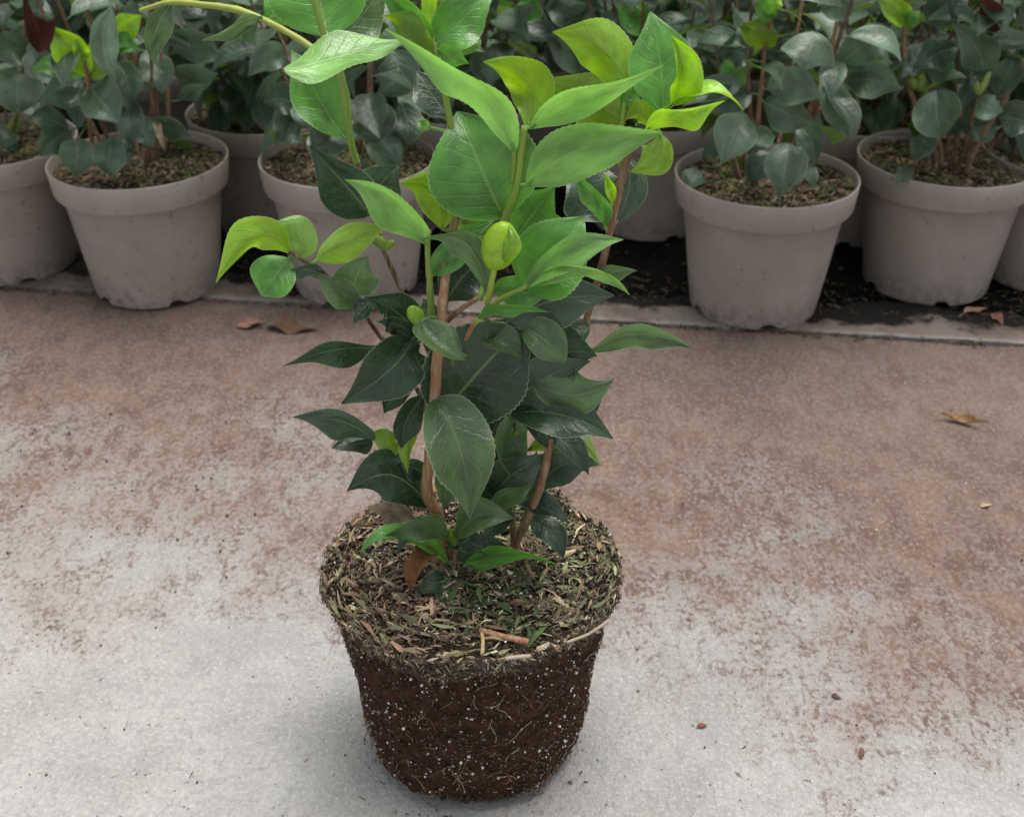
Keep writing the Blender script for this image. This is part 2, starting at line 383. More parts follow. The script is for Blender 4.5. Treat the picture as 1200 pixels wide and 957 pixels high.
def tube(pts, radii, sides=9, sub=4, wob=0.0, seed=0):
    """smooth tapered tube through the points"""
    P = [Vector(p) for p in pts]; r = list(radii)
    if len(P) > 2 or True:
        Q = []; rr = []
        for i in range(len(P)-1):
            p0 = P[max(0, i-1)]; p1 = P[i]; p2 = P[i+1]; p3 = P[min(len(P)-1, i+2)]
            for k in range(sub):
                t = k/sub
                Q.append(.5*((2*p1)+(p2-p0)*t+(2*p0-5*p1+4*p2-p3)*t*t+(3*p1-p0-3*p2+p3)*t**3)); rr.append(r[i]*(1-t)+r[i+1]*t)
        Q.append(P[-1]); rr.append(r[-1])
    vs = []; fs = []; A = None
    for i, q in enumerate(Q):
        T = (Q[min(i+1, len(Q)-1)]-Q[max(i-1, 0)]).normalized()
        if A is None: A = T.orthogonal().normalized()
        A = (A-T*A.dot(T)).normalized(); B = T.cross(A)
        for k in range(sides):
            a = 2*pi*k/sides; R = rr[i]*(1+wob*noise.noise(Vector((i*.9, k*1.7, seed))))
            vs.append(q+(A*cos(a)+B*sin(a))*R)
    for i in range(len(Q)-1):
        for k in range(sides):
            a = i*sides; fs.append((a+k, a+(k+1) % sides, a+sides+(k+1) % sides, a+sides+k))
    fs.append(tuple(range(sides))[::-1]); n = len(vs)-sides; fs.append(tuple(range(n, n+sides)))
    return mesh('tube', vs, fs)

# leaf colours: young, bright, light, underside-lit, middle, dark, greyish dark
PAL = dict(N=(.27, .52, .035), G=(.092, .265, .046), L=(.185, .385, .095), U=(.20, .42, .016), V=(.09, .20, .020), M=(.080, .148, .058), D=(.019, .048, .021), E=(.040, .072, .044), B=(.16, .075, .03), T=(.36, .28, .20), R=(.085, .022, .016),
           b=(.070, .124, .076), c=(.040, .078, .048), e=(.112, .178, .116))

STEMPTS = {}
def put_leaves(parent, recs, Y0, n=44, m=4, seed=0, pxs=1.0, mat=None):
    out = []
    for i, r in enumerate(recs):
        (bx, by, bd), (mx, my, md), (tx, ty, td), w, phi, fold, c = r[:7]
        kw = r[7] if len(r) > 7 else {}
        P = [vp(x, y, Y0-d*.01) for x, y, d in ((bx, by, bd), (mx, my, md), (tx, ty, td))]
        wm = w*depth(P[1])/FPX
        near = min(STEMPTS.get(parent.name, []), key=lambda q: (q-P[0]).length, default=None)
        if near is not None:
            dd = (near-P[0]).length
            kw = dict(kw, pet=0.0)
            if .0012 < dd < .024 and c not in 'BTR': kw['join'] = near
        me = leaf_mesh(P[0], P[1], P[2], wm, rad(phi), fold, n=n, m=m, seed=seed*100+i, **kw)
        dead = c in 'BTR'
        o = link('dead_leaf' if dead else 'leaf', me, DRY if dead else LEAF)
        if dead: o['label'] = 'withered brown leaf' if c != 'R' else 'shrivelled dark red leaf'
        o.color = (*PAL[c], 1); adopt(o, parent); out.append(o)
    return out
def stem(parent, pts, Y0, radii, col, mat=BARK, name='stem', sides=9, wob=.25):
    P = [vp(x, y, Y0-d*.01) for x, y, d in pts]
    for a_, b_ in zip(P, P[1:]): STEMPTS.setdefault(parent.name, []).extend(a_.lerp(b_, q/6) for q in range(7))
    o = link(name, tube(P, radii, sides, 5, wob, len(pts)), mat); o.color = (*col, 1); adopt(o, parent); return o

# ------------------------------------------------------------------ the plant lifted out of its pot
YC = .648; XC = -.0268
plant = empty('camellia_plant', (XC, YC, 0)); OVAL = .95
tag(plant, 'tall bushy camellia without a pot, bare brown root ball standing on the concrete path', 'plant')
def rimR(a): return .0985+.0035*noise.noise(Vector((cos(a)*2.2, sin(a)*2.2, 4)))+.0030*noise.noise(Vector((cos(a)*9, sin(a)*9, 1)))
def crustZ(x, y):
    r = math.hypot(x, y)/.099
    return .1650+.0070*(1-min(1, r)**2.4)+.0062*fbm((x, y, 0), 30, 3)
def lip(a):                                           # how far the crust hangs down over the side
    return .0200+.011*noise.noise(Vector((cos(a)*2.6, sin(a)*2.6, 8)))+.006*noise.noise(Vector((cos(a)*8, sin(a)*8, 3)))+.003*max(0, -sin(a+.35))
def root_ball():
    prof = [(.162, .0915), (.12, .0886), (.10, .0868), (.08, .0850), (.06, .0832), (.04, .0812), (.028, .0798), (.018, .0782), (.010, .0745), (.004, .0685), (.0, .0620)]
    vs = []; fs = []; NA, NZ = 260, 96
    def rp(z):
        for (z1, r1), (z0, r0) in zip(prof, prof[1:]):
            if z >= z0: t = (z-z0)/(z1-z0); return r0+(r1-r0)*t
        return prof[-1][1]
    for j in range(NZ+1):
        z = .158*(1-j/NZ)
        for i in range(NA):
            a = 2*pi*i/NA; r = rp(z); x, y = cos(a)*r, sin(a)*r
            r += .0034*fbm((x, y, z), 24, 2)+.0022*fbm((x, y, z), 120, 3)
            zz = z
            # feet: the drain slots of the old pot leave gaps along the bottom edge
            if z < .03: r += (1-z/.03)*.006*fbm((x, y, 1), 26, 2)
            slot = .5+.5*cos(a*7+.6+.8*sin(3*a))
            if z < .016: zz += (1-z/.016)*.020*max(0, slot-.45)/.55 + (1-z/.012)*.003*max(0, noise.noise(Vector((cos(a)*12, sin(a)*12, 0))))
            vs.append((cos(a)*r, sin(a)*r, max(.0004, zz)))
    for j in range(NZ):
        for i in range(NA):
            a = j*NA+i; b = j*NA+(i+1) % NA; fs.append((a, a+NA, b+NA, b))
    fs.append(tuple(NZ*NA+i for i in range(NA))[::-1])
    me = mesh('root_ball', vs, fs); o = link('root_ball', me, PEAT, plant); o.scale.y = OVAL; return o, rp
ball, ballR = root_ball()
ball['label'] = 'dark brown peat root ball flecked with white'
def crust():
    vs = [Vector((0, 0, crustZ(0, 0)))]; fs = []; NA, NR, NS = 220, 34, 12
    for j in range(1, NR+1):
        for i in range(NA):
            a = 2*pi*i/NA; r = rimR(a)*j/NR; x, y = cos(a)*r, sin(a)*r
            z = crustZ(x, y)-(.006*max(0, (j/NR-.86)/.14)**2)
            vs.append(Vector((x, y, z+.0016*fbm((x, y, 2), 190, 2))))
    for j in range(1, NS+1):
        t = j/NS
        for i in range(NA):
            a = 2*pi*i/NA; R = rimR(a); x, y = cos(a)*R, sin(a)*R
            z = crustZ(x, y)-.006-t*lip(a); r = R+.0022*sin(pi*t)-t**1.4*(R-.0880)
            r += .0022*fbm((x, y, z), 130, 3)
            vs.append(Vector((cos(a)*r, sin(a)*r, z)))
    for i in range(NA): fs.append((0, 1+i, 1+(i+1) % NA))
    for j in range(NR+NS-1):
        for i in range(NA):
            a = 1+j*NA+i; b = 1+j*NA+(i+1) % NA; fs.append((a, a+NA, b+NA, b))
    o = link('soil_crust', mesh('soil_crust', vs, fs), CRUST, ball); o['label'] = 'crumbly mulch crust topping the root ball'
crust()
random.seed(5)
CHC = [(.30, .22, .13), (.22, .155, .09), (.36, .30, .20), (.15, .10, .06), (.10, .065, .04), (.20, .18, .085), (.15, .15, .075), (.44, .37, .26), (.09, .055, .035), (.13, .125, .08), (.25, .20, .15)]
def main_chaff():
    it = []
    for _ in range(6200):
        a = random.uniform(0, 2*pi); q = math.sqrt(random.random())*1.0; R = rimR(a); r = R*q; x, y = cos(a)*r, sin(a)*r
        if random.random() < .60 and y > .03: continue
        z = crustZ(x, y)-(.006*max(0, (q-.86)/.14)**2)+random.uniform(-.0008, .0030)
        az = random.uniform(0, 2*pi); d = Vector((cos(az), sin(az), random.gauss(0, .33)))
        if q > .80: e_ = Vector((cos(a), sin(a), 0)); d = d-e_*d.dot(e_)*.75+Vector((0, 0, -.3))*random.random()
        n = Vector((random.gauss(0, .5), random.gauss(0, .5), 1))
        big = random.random() < .15
        L = random.uniform(.008, .020) if big else random.uniform(.002, .008)
        W = random.uniform(.0014, .0052) if big else random.uniform(.0005, .0019)
        c = random.choice(CHC)
        if abs(x-.014) < .03 and y < -.035 and y > -.085 and random.random() < .5: c = random.choice([(.045, .085, .02), (.07, .10, .03), (.03, .055, .018)])
        elif x > .02 and random.random() < .4: c = random.choice([(.16, .16, .075), (.24, .25, .13), (.12, .13, .065)])
        elif x < -.02 and random.random() < .22: c = (.26, .175, .11)
        it.append((Vector((x, y, z)), d, n, L, W, vary(c, .45)))
    for _ in range(3600):                              # ragged overhanging edge
        a = random.uniform(pi*.9, pi*2.1) if random.random() < .85 else random.uniform(0, pi); R = rimR(a); t = random.random()**1.3; x, y = cos(a)*R, sin(a)*R
        z = crustZ(x, y)-.005-t*lip(a)*1.02; r = R+.0022*sin(pi*t)-t**1.4*(R-.0892)+random.uniform(-.001, .0022)
        d = Vector((random.gauss(0, .8)-sin(a)*.5, random.gauss(0, .8)+cos(a)*.5, random.gauss(-.35, .7))); n = Vector((cos(a), sin(a), .4)); n.normalize(); d = d-n*d.dot(n)*.92
        c = random.choice(CHC) if random.random() < .62-.42*t else random.choice([(.05, .028, .018), (.075, .042, .026), (.035, .02, .014)])
        it.append((Vector((cos(a)*r, sin(a)*r, z)), d, n, random.uniform(.002, .009), random.uniform(.0007, .0022), vary(c, .3)))
    vs, fs, cs = flakes(it)
    o = link('mulch_chips', mesh('mulch_chips', vs, fs, False, cols=cs), CHAFF, ball); o['kind'] = 'stuff'
    it = []
    for _ in range(3600):                              # crumbs of earth and bark between the chips and over the edge
        a = random.uniform(0, 2*pi); R = rimR(a)
        if random.random() < .6:
            q = math.sqrt(random.random()); x, y = cos(a)*R*q, sin(a)*R*q; P_ = Vector((x, y, crustZ(x, y)+random.uniform(0, .0025)-(.006*max(0, (q-.86)/.14)**2)))
        else:
            t = random.random(); x, y = cos(a)*R, sin(a)*R; q = R+.0022*sin(pi*t)-t**1.4*(R-.0885); P_ = Vector((cos(a)*q, sin(a)*q, crustZ(x, y)-.005-t*lip(a)*1.15))
        it.append((P_, random.choice([.0008, .001, .0013, .0018, .0026])*random.uniform(.7, 1.2), vary(random.choice([(.05, .03, .02), (.08, .05, .03), (.03, .02, .014), (.12, .085, .05), (.07, .075, .035)]), .3)))
    for _ in range(900):                               # ragged foot
        a = random.uniform(0, 2*pi); k_ = .5+.5*noise.noise(Vector((cos(a)*4, sin(a)*4, 2)))
        if random.random() > k_*1.3: continue
        r_ = random.uniform(.0635, .0735); z_ = max(.001, (r_-.064)*.9+random.uniform(-.001, .002)); it.append((Vector((cos(a)*r_, sin(a)*r_, z_)), random.uniform(.0012, .0036), vary(random.choice([(.05, .025, .015), (.08, .04, .024), (.035, .018, .012)]), .3)))
    vs, fs, cs = lumps(it); o = link('earth_crumbs', mesh('earth_crumbs', vs, fs, False, cols=cs), CHAFF, ball); o['kind'] = 'stuff'
    it = []
    def onball(a, z, out=0.0): r = ballR(z)+out+.0034*fbm((cos(a)*ballR(z), sin(a)*ballR(z), z), 24, 2); return Vector((cos(a)*r, sin(a)*r, z))
    for _ in range(2000):
        a = random.uniform(pi, 2*pi) if random.random() < .8 else random.uniform(0, pi); z = random.uniform(.004, .148)
        if random.random() < .2: z = random.uniform(.122, .150)
        if noise.noise(Vector((cos(a)*5, sin(a)*5, z*60))) < -.02 and random.random() < .65: continue
        r = random.choice([.0003, .0003, .0004, .0004, .0005, .0005, .0004, .0005, .0007, .0009, .0012, .0015])*random.uniform(.7, 1.2)
        it.append((onball(a, z, .0004), r, vary((.78, .76, .71), .16)))
    for _ in range(90):
        a = random.uniform(0, 2*pi); r = .1*math.sqrt(random.random()); x, y = cos(a)*r, sin(a)*r
        it.append((Vector((x, y, crustZ(x, y)+.0022)), random.uniform(.0005, .0012), (.72, .70, .64)))
    vs, fs, cs = lumps(it); o = link('perlite', mesh('perlite', vs, fs, False, cols=cs), PERL, ball); o['kind'] = 'stuff'
    vs, fs, cs = [], [], []
    it = []                                            # peat crumbs and fibres proud of the wall
    for _ in range(3400):
        a = random.uniform(pi*.95, 2.05*pi) if random.random() < .8 else random.uniform(0, pi); z = random.uniform(.002, .154)
        c = random.choice([(.03, .016, .011), (.055, .03, .019), (.08, .045, .028), (.02, .012, .008), (.12, .075, .045)])
        d = Vector((random.gauss(0, 1), random.gauss(0, 1), random.gauss(0, 1)))
        it.append((onball(a, z, .0008), d-Vector((cos(a), sin(a), 0))*d.dot(Vector((cos(a), sin(a), 0)))*.7, Vector((cos(a), sin(a), .2)), random.uniform(.0012, .0042), random.uniform(.0007, .0022), vary(c, .3)))
    vs, fs, cs = flakes(it); o = link('peat_crumbs', mesh('peat_crumbs', vs, fs, False, cols=cs), CHAFF, ball); o['kind'] = 'stuff'
    vs, fs, cs = [], [], []                            # fine roots creeping over the wall
    for q in range(110):
        a = random.uniform(pi*.98, 2.02*pi); z = random.uniform(.006, .135) if q < 60 else random.uniform(.004, .04)
        hd = random.gauss(1.57, .7) if random.random() < .6 else random.uniform(0, 6.28); st = random.uniform(.0015, .003); rr = random.uniform(.00010, .00028); c = vary(random.choice([(.30, .20, .12), (.42, .32, .21), (.20, .12, .07), (.50, .40, .28)]), .2)
        pts = []
        for k in range(random.randint(4, 9)):
            pts.append(onball(a, max(.002, min(.14, z)), .0012+.0006*sin(k*1.3)))
            a += cos(hd)*st/.083; z += sin(hd)*st; hd += random.gauss(0, .22)
        me = tube(pts, [rr]*len(pts), 4, 2); b = len(vs)
        vs += [v.co.copy() for v in me.vertices]; fs += [tuple(b+i for i in p.vertices) for p in me.polygons]; cs += [c]*len(me.vertices); bpy.data.meshes.remove(me)
    o = link('fine_roots', mesh('fine_roots', vs, fs, True, cols=cs), CHAFF, ball); o['kind'] = 'stuff'
main_chaff()
def surf_twig(pts, r, col, name='twig'):
    P = []
    for px, py in pts:
        p = gp(px, py, .169); p = Vector((p.x, p.y, crustZ(p.x-XC, (p.y-YC)/OVAL)+.0032)); P.append(Vector((p.x-XC, (p.y-YC)/OVAL, p.z)))
    o = link(name, tube(P, [r]*len(P), 7, 3, .3, 2), BARK, ball); o.color = (*col, 1)
surf_twig([(562, 740), (590, 746), (619, 752)], .0021, (.22, .10, .05)); surf_twig([(564, 742), (566, 754), (565, 766)], .0012, (.34, .24, .10))
surf_twig([(664, 752), (690, 744), (712, 728)], .0010, (.30, .25, .18)); surf_twig([(592, 772), (608, 768), (622, 766)], .0013, (.33, .28, .22))

BR = (.20, .105, .055); BR2 = (.27, .145, .075); BD = (.085, .042, .026); GS = (.17, .27, .045)
# brown wood
stem(plant, [(512, 668, 1.2), (513, 606, 1.2), (500, 578, 1.4), (504, 530, 1.8), (509, 473, 2.0), (512, 423, 2.1), (517, 380, 1.6), (520, 340, 1.0), (528, 285, -.2), (536, 238, -.2)], YC, [.0048, .0042, .0038, .0034, .0034, .0034, .0031, .0028, .0026, .0024], BR2)
stem(plant, [(600, 660, .4), (604, 636, .2), (621, 602, 1.2), (637, 556, 1.6), (648, 502, 1.0), (668, 440, -1.0), (684, 385, -1.2), (701, 328, -1.2), (716, 265, -1), (727, 215, -1), (740, 168, -.8)], YC, [.0034, .0031, .0029, .0027, .0025, .0023, .0021, .0022, .0023, .0024, .0022], BR)
stem(plant, [(533, 700, 1.6), (532, 683, 1.6), (533, 645, 1.6), (530, 620, 1.4)], YC, [.0019, .0018, .0017, .0014], BR)
stem(plant, [(527, 665, .6), (525, 637, .5), (515, 606, .3), (503, 578, .2)], YC, [.0028, .0026, .0024, .0024], BR)
stem(plant, [(504, 500, -.3), (492, 462, -.6), (470, 430, -1), (447, 396, -1.2), (430, 372, -1), (423, 354, -.6), (400, 335, 0), (383, 323, .4), (360, 308, .8), (339, 295, 1)], YC, [.0017, .0016, .0015, .0015, .0014, .0013, .0012, .0012, .0012, .0012], BD)
stem(plant, [(511, 432, .2), (497, 398, -.4), (478, 360, -.8), (464, 326, -.9), (450, 294, -.8), (441, 268, -.6), (434, 240, -.5), (419, 190, -.5)], YC, [.0018, .0017, .0016, .0015, .0015, .0015, .0018, .0016], BD)
stem(plant, [(516, 384, .2), (535, 366, .9), (560, 349, 1.6)], YC, [.0018, .0017, .0015], BR)
stem(plant, [(528, 430, .2), (543, 402, 1.2), (556, 378, 2)], YC, [.0019, .0017, .0015], BR2)
stem(plant, [(596, 500, -.6), (604, 470, -1), (612, 420, -1.6), (604, 350, -1.4)], YC, [.0022, .0020, .0016, .0014], BR)
stem(plant, [(603, 640, 0), (599, 580, -.4), (605, 520, -.8), (596, 480, -.8)], YC, [.0026, .0024, .002, .0018], BR)
# green shoots
def shoot(pts, r, c=GS): stem(plant, pts, YC, [x*(1.12 if i % 2 else .95) for i, x in enumerate(r)], c, SHOOT, 'shoot', 9, .22)
shoot([(419, 192, -.5), (413, 174, -.5), (407, 140, -.3), (401, 95, 0), (384, 58, 0), (375, 25, 0), (366, -8, 0)], [.0020, .0019, .0020, .0021, .0019, .0018, .0017])
shoot([(506, 386, .6), (504, 340, .7), (501, 290, .8), (503, 270, .8)], [.0020, .0019, .0017, .0014])
shoot([(562, 352, 1.6), (578, 300, .8), (590, 262, .6), (598, 240, .7), (606, 215, .9), (610, 180, .9), (615, 148, .9)], [.0019, .0021, .0026, .0024, .0021, .0020, .0021], (.20, .30, .05))
shoot([(600, 215, .9), (602, 190, 1.0), (602, 172, 1.1)], [.0012, .0013, .0012])
shoot([(571, 356, 2.0), (575, 336, 2.6), (580, 312, 3.1)], [.0018, .0016, .0016], (.30, .40, .05))
shoot([(556, 380, 2), (585, 352, 2.3), (612, 338, 2.6), (640, 322, 2.8)], [.0014, .0014, .0014, .001], (.22, .33, .06))
shoot([(545, 262, -.6), (538, 200, -.8), (525, 130, -.6), (512, 70, -.5), (508, 50, -.5)], [.0020, .0020, .0019, .0018, .0016])
shoot([(740, 170, -.8), (752, 160, -.7), (768, 148, -.6), (778, 128, -.5)], [.0019, .0019, .0018, .0014], (.22, .36, .05))
shoot([(726, 196, -1.0), (728, 150, -1.1), (732, 118, -1.2)], [.0014, .0013, .001], (.20, .32, .05))
shoot([(713, 272, -1.0), (708, 262, -.8), (712, 245, -.6)], [.0012, .001, .0008])
shoot([(392, 84, -1), (368, 58, -2.5), (320, 29, -4), (278, 12, -5), (240, 6, -5.5), (200, 3, -6), (164, 13, -6.5)], [.0016, .0017, .0019, .0019, .0018, .0016, .0012], (.27, .32, .055))

F = 0
Q = {}
LV = [
 # left top shoot
 ((384, 42, -.2), (372, -10, -1.2), (352, -68, -2.0), 118, 0, .10, 'G'),
 ((400, 48, -1), (425, 18, -2), (458, -25, -3), 56, 20, .1, 'M'),
 ((333, 82, 3.0), (398, 66, 1.6), (478, 43, -.5), 74, -58, -.12, 'L', dict(pet=0)),
 ((404, 162, -.6), (372, 112, -1.4), (344, 56, -2.2), 64, 15, .14, 'G'),
 ((432, 252, -.3), (402, 214, .8), (365, 178, 1.6), 66, -12, .30, 'D', dict(wave=.02)),
 ((431, 246, -.8), (448, 214, -1.4), (468, 198, -1.6), 56, 20, .12, 'E'),
 ((498, 285, 1.0), (462, 238, 2.4), (404, 209, 3.2), 52, -38, .22, 'L'),
 ((518, 268, .2), (508, 228, .2), (468, 209, .4), 50, 165, .22, 'U'),
 ((509, 322, .4), (535, 292, .4), (573, 254, .2), 38, -30, .2, 'G'),
 ((571, 342, 1.8), (543, 284, 3.0), (493, 289, 3.6), 36, -40, .15, 'M'),
 ((590, 254, .5), (562, 192, .3), (536, 124, -1.0), 134, 6, .16, 'G', dict(wave=.07)),
 ((603, 176, 1.2), (551, 98, 2.6), (452, 63, 3.6), 58, -40, .2, 'L'),
 ((617, 150, .9), (619, 98, .3), (562, 66, 1.6), 56, 168, .28, 'U'),
 ((622, 150, 1.0), (695, 108, 2.4), (777, 94, 3.2), 50, 42, .22, 'L'),
 ((619, 216, 1.2), (690, 172, 3.0), (775, 168, 4.0), 74, 26, .18, 'L', dict(wave=.10)),
 ((598, 288, -.3), (624, 252, -.5), (650, 218, -.4), 60, 10, .16, 'G'),
 ((614, 338, 2.0), (648, 296, 2.2), (688, 254, 1.6), 92, 8, .18, 'G'),
 ((619, 336, 2.8), (664, 299, 3.8), (729, 277, 4.4), 46, -32, .25, 'L'),
 ((627, 334, 3.0), (686, 313, 4.2), (738, 346, 4.6), 34, 62, .3, 'L', dict(twist=.5)),
 ((578, 338, 1.0), (610, 342, 1.6), (645, 348, 1.8), 42, 20, .1, 'G'),
 ((562, 372, 2.4), (598, 359, 3.4), (639, 377, 4.0), 24, 55, .2, 'G'),
 # right top shoot
 ((736, 108, -1.0), (705, 58, -1.6), (644, 35, -.8), 60, 170, .2, 'U'),
 ((731, 146, -1.1), (692, 118, -1.8), (630, 92, -2.0), 62, 172, .12, 'V'),
 ((777, 131, -.5), (774, 72, -1.2), (762, 12, -2.2), 78, 4, .18, 'G', dict(wave=.02)),
 ((786, 124, -.2), (802, 82, .6), (786, 42, 1.0), 40, 28, .4, 'N'),
 ((792, 121, -.2), (828, 108, .8), (878, 118, 1.6), 30, -66, .3, 'N', dict(twist=-.5)),
 ((758, 152, -.2), (802, 130, 1.2), (848, 126, 2.2), 48, 58, .22, 'N'),
 ((764, 150, -.8), (750, 132, -1.0), (733, 140, -1.2), 32, 160, .2, 'U'),
 ((774, 158, -.4), (770, 184, .2), (738, 201, .4), 48, 165, .25, 'U'),
 ((730, 126, -1.4), (738, 110, -1.8), (750, 94, -2.2), 30, 20, .1, 'G'),
 ((709, 264, -.6), (698, 230, .2), (666, 207, .8), 32, -30, .3, 'G'),
 ((717, 237, -.4), (715, 220, -.2), (708, 202, 0), 14, 0, .5, 'N'),
 ((707, 260, -1.6), (690, 226, -2.2), (664, 196, -2.6), 74, 10, .08, 'E'),
 ((722, 262, -1.8), (738, 215, -2.6), (730, 180, -3), 40, 20, .08, 'E'),
 # top middle shoot
 ((513, 60, -.4), (540, 24, -1.0), (582, -14, -1.4), 60, 0, .3, 'G'),
 ((507, 46, -.5), (499, 5, -.8), (500, -45, -1), 26, 30, .4, 'N'),
 ((504, 56, -.4), (478, 14, 0), (438, -14, .4), 36, -20, .35, 'G'),
 ((505, 67, -.3), (480, 36, .6), (450, 9, 1.0), 36, 150, .3, 'V'),
 ((526, 136, -.8), (506, 110, -1.4), (489, 82, -1.8), 50, 10, .1, 'E'),
 ((514, 62, -.4), (530, 66, .2), (548, 76, .6), 28, 20, .1, 'G'),
 ((532, 62, -1.2), (546, 45, -1.8), (558, 28, -2.4), 34, 10, .1, 'V'),
 ((505, 150, -2), (496, 146, -2), (488, 142, -2), 14, 0, .2, 'L'),
 # left branch
 ((339, 296, 1.0), (300, 278, 2.0), (250, 328, 3.2), 46, 148, .3, 'U'),
 ((346, 304, .8), (348, 276, .4), (318, 262, .4), 46, 160, .1, 'L'),
 ((339, 303, 1.0), (320, 326, 1.6), (302, 350, 1.8), 54, 10, .15, 'G'),
 ((371, 305, .6), (408, 282, .4), (461, 266, .4), 42, 165, .12, 'U'),
 ((414, 346, -.2), (418, 324, .2), (431, 304, .4), 56, 6, .1, 'M'),
 ((384, 328, .4), (356, 316, 1.0), (329, 327, 1.4), 24, -40, .15, 'E'),
 ((421, 362, .2), (397, 340, .8), (371, 323, 1.2), 34, -15, .2, 'M'),
 ((434, 354, .4), (424, 364, 1.0), (415, 378, 1.4), 26, 20, .2, 'D'),
 ((492, 392, .4), (462, 364, 1.2), (427, 349, 1.8), 52, -10, .2, 'D', dict(chew=(-1, .45, .95, .75))),
 ((488, 402, .6), (466, 380, 1.4), (444, 384, 1.8), 30, -30, .2, 'D'),
 ((448, 410, .0), (394, 410, 1.4), (331, 430, 2.6), 44, -48, .15, 'D'),
 ((484, 396, .8), (456, 434, 2.2), (399, 474, 3.2), 72, -6, .38, 'D', dict(chew=(-1, .06, .30, .8))),
 ((494, 376, 2.6), (512, 402, 3.8), (548, 420, 4.0), 54, -34, .45, 'M'),
 ((517, 434, .8), (524, 417, 1.4), (549, 417, 1.8), 24, 150, .2, 'U'),
 # middle
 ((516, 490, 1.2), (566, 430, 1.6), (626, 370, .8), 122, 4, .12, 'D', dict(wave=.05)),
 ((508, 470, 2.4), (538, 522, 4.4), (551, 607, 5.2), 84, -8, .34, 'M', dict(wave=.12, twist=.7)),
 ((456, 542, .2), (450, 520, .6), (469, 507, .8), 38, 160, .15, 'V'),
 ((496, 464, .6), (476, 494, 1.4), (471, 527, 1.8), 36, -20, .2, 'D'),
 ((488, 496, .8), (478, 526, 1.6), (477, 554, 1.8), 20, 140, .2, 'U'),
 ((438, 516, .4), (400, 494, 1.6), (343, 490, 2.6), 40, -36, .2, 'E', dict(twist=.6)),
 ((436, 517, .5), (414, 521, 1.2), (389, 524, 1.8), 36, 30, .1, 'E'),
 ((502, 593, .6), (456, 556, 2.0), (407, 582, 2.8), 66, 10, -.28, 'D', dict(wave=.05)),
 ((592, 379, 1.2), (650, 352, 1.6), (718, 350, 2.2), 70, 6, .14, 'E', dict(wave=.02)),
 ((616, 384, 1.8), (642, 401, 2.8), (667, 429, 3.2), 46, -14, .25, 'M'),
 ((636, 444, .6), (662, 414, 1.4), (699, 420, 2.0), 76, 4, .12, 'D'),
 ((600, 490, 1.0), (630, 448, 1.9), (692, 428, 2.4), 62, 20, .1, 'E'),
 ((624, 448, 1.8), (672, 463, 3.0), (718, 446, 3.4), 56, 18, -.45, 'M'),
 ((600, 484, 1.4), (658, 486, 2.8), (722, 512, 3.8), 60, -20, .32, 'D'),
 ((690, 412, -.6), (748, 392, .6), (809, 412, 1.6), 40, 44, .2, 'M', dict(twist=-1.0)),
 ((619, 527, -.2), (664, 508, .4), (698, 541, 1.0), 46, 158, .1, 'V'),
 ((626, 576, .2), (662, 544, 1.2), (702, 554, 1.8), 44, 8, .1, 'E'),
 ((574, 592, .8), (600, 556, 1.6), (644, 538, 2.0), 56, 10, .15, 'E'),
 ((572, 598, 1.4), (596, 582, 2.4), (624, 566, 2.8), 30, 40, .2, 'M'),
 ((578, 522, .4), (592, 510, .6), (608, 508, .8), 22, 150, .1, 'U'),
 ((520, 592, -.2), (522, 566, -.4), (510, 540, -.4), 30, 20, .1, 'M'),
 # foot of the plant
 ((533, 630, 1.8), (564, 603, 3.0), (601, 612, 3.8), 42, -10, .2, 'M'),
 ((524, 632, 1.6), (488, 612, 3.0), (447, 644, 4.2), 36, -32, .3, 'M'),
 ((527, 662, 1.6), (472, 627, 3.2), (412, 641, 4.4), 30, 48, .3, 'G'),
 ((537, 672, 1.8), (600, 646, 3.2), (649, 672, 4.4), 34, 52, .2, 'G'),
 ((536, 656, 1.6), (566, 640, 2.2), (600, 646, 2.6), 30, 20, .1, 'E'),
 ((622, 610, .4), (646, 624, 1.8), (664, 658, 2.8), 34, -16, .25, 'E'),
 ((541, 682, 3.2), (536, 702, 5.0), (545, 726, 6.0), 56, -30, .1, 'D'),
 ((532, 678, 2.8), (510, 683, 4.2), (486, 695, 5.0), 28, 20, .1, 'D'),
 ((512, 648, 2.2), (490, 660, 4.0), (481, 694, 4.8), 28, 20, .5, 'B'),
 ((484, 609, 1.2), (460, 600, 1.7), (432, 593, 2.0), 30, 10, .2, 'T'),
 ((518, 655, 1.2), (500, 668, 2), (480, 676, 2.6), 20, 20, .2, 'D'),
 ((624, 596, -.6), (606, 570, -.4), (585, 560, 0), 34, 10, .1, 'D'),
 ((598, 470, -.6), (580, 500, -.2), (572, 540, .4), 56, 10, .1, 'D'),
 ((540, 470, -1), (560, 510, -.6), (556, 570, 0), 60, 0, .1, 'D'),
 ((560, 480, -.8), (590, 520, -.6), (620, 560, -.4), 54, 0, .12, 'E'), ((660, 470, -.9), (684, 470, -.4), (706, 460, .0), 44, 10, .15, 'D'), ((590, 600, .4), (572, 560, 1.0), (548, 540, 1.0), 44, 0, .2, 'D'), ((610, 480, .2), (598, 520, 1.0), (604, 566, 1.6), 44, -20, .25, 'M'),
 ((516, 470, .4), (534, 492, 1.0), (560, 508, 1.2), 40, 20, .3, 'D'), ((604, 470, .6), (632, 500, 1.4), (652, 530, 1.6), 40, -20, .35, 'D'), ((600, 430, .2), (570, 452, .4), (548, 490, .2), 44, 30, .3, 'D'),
 ((645, 505, .4), (668, 524, 1.4), (690, 556, 1.8), 34, -25, .35, 'E'), ((508, 545, .6), (530, 552, 1.4), (556, 574, 1.8), 34, 20, .35, 'M'), ((502, 560, .4), (484, 548, 1.0), (462, 548, 1.2), 28, -30, .4, 'D'), ((600, 600, .6), (584, 612, 1.6), (566, 634, 2.4), 32, 20, .3, 'D'),
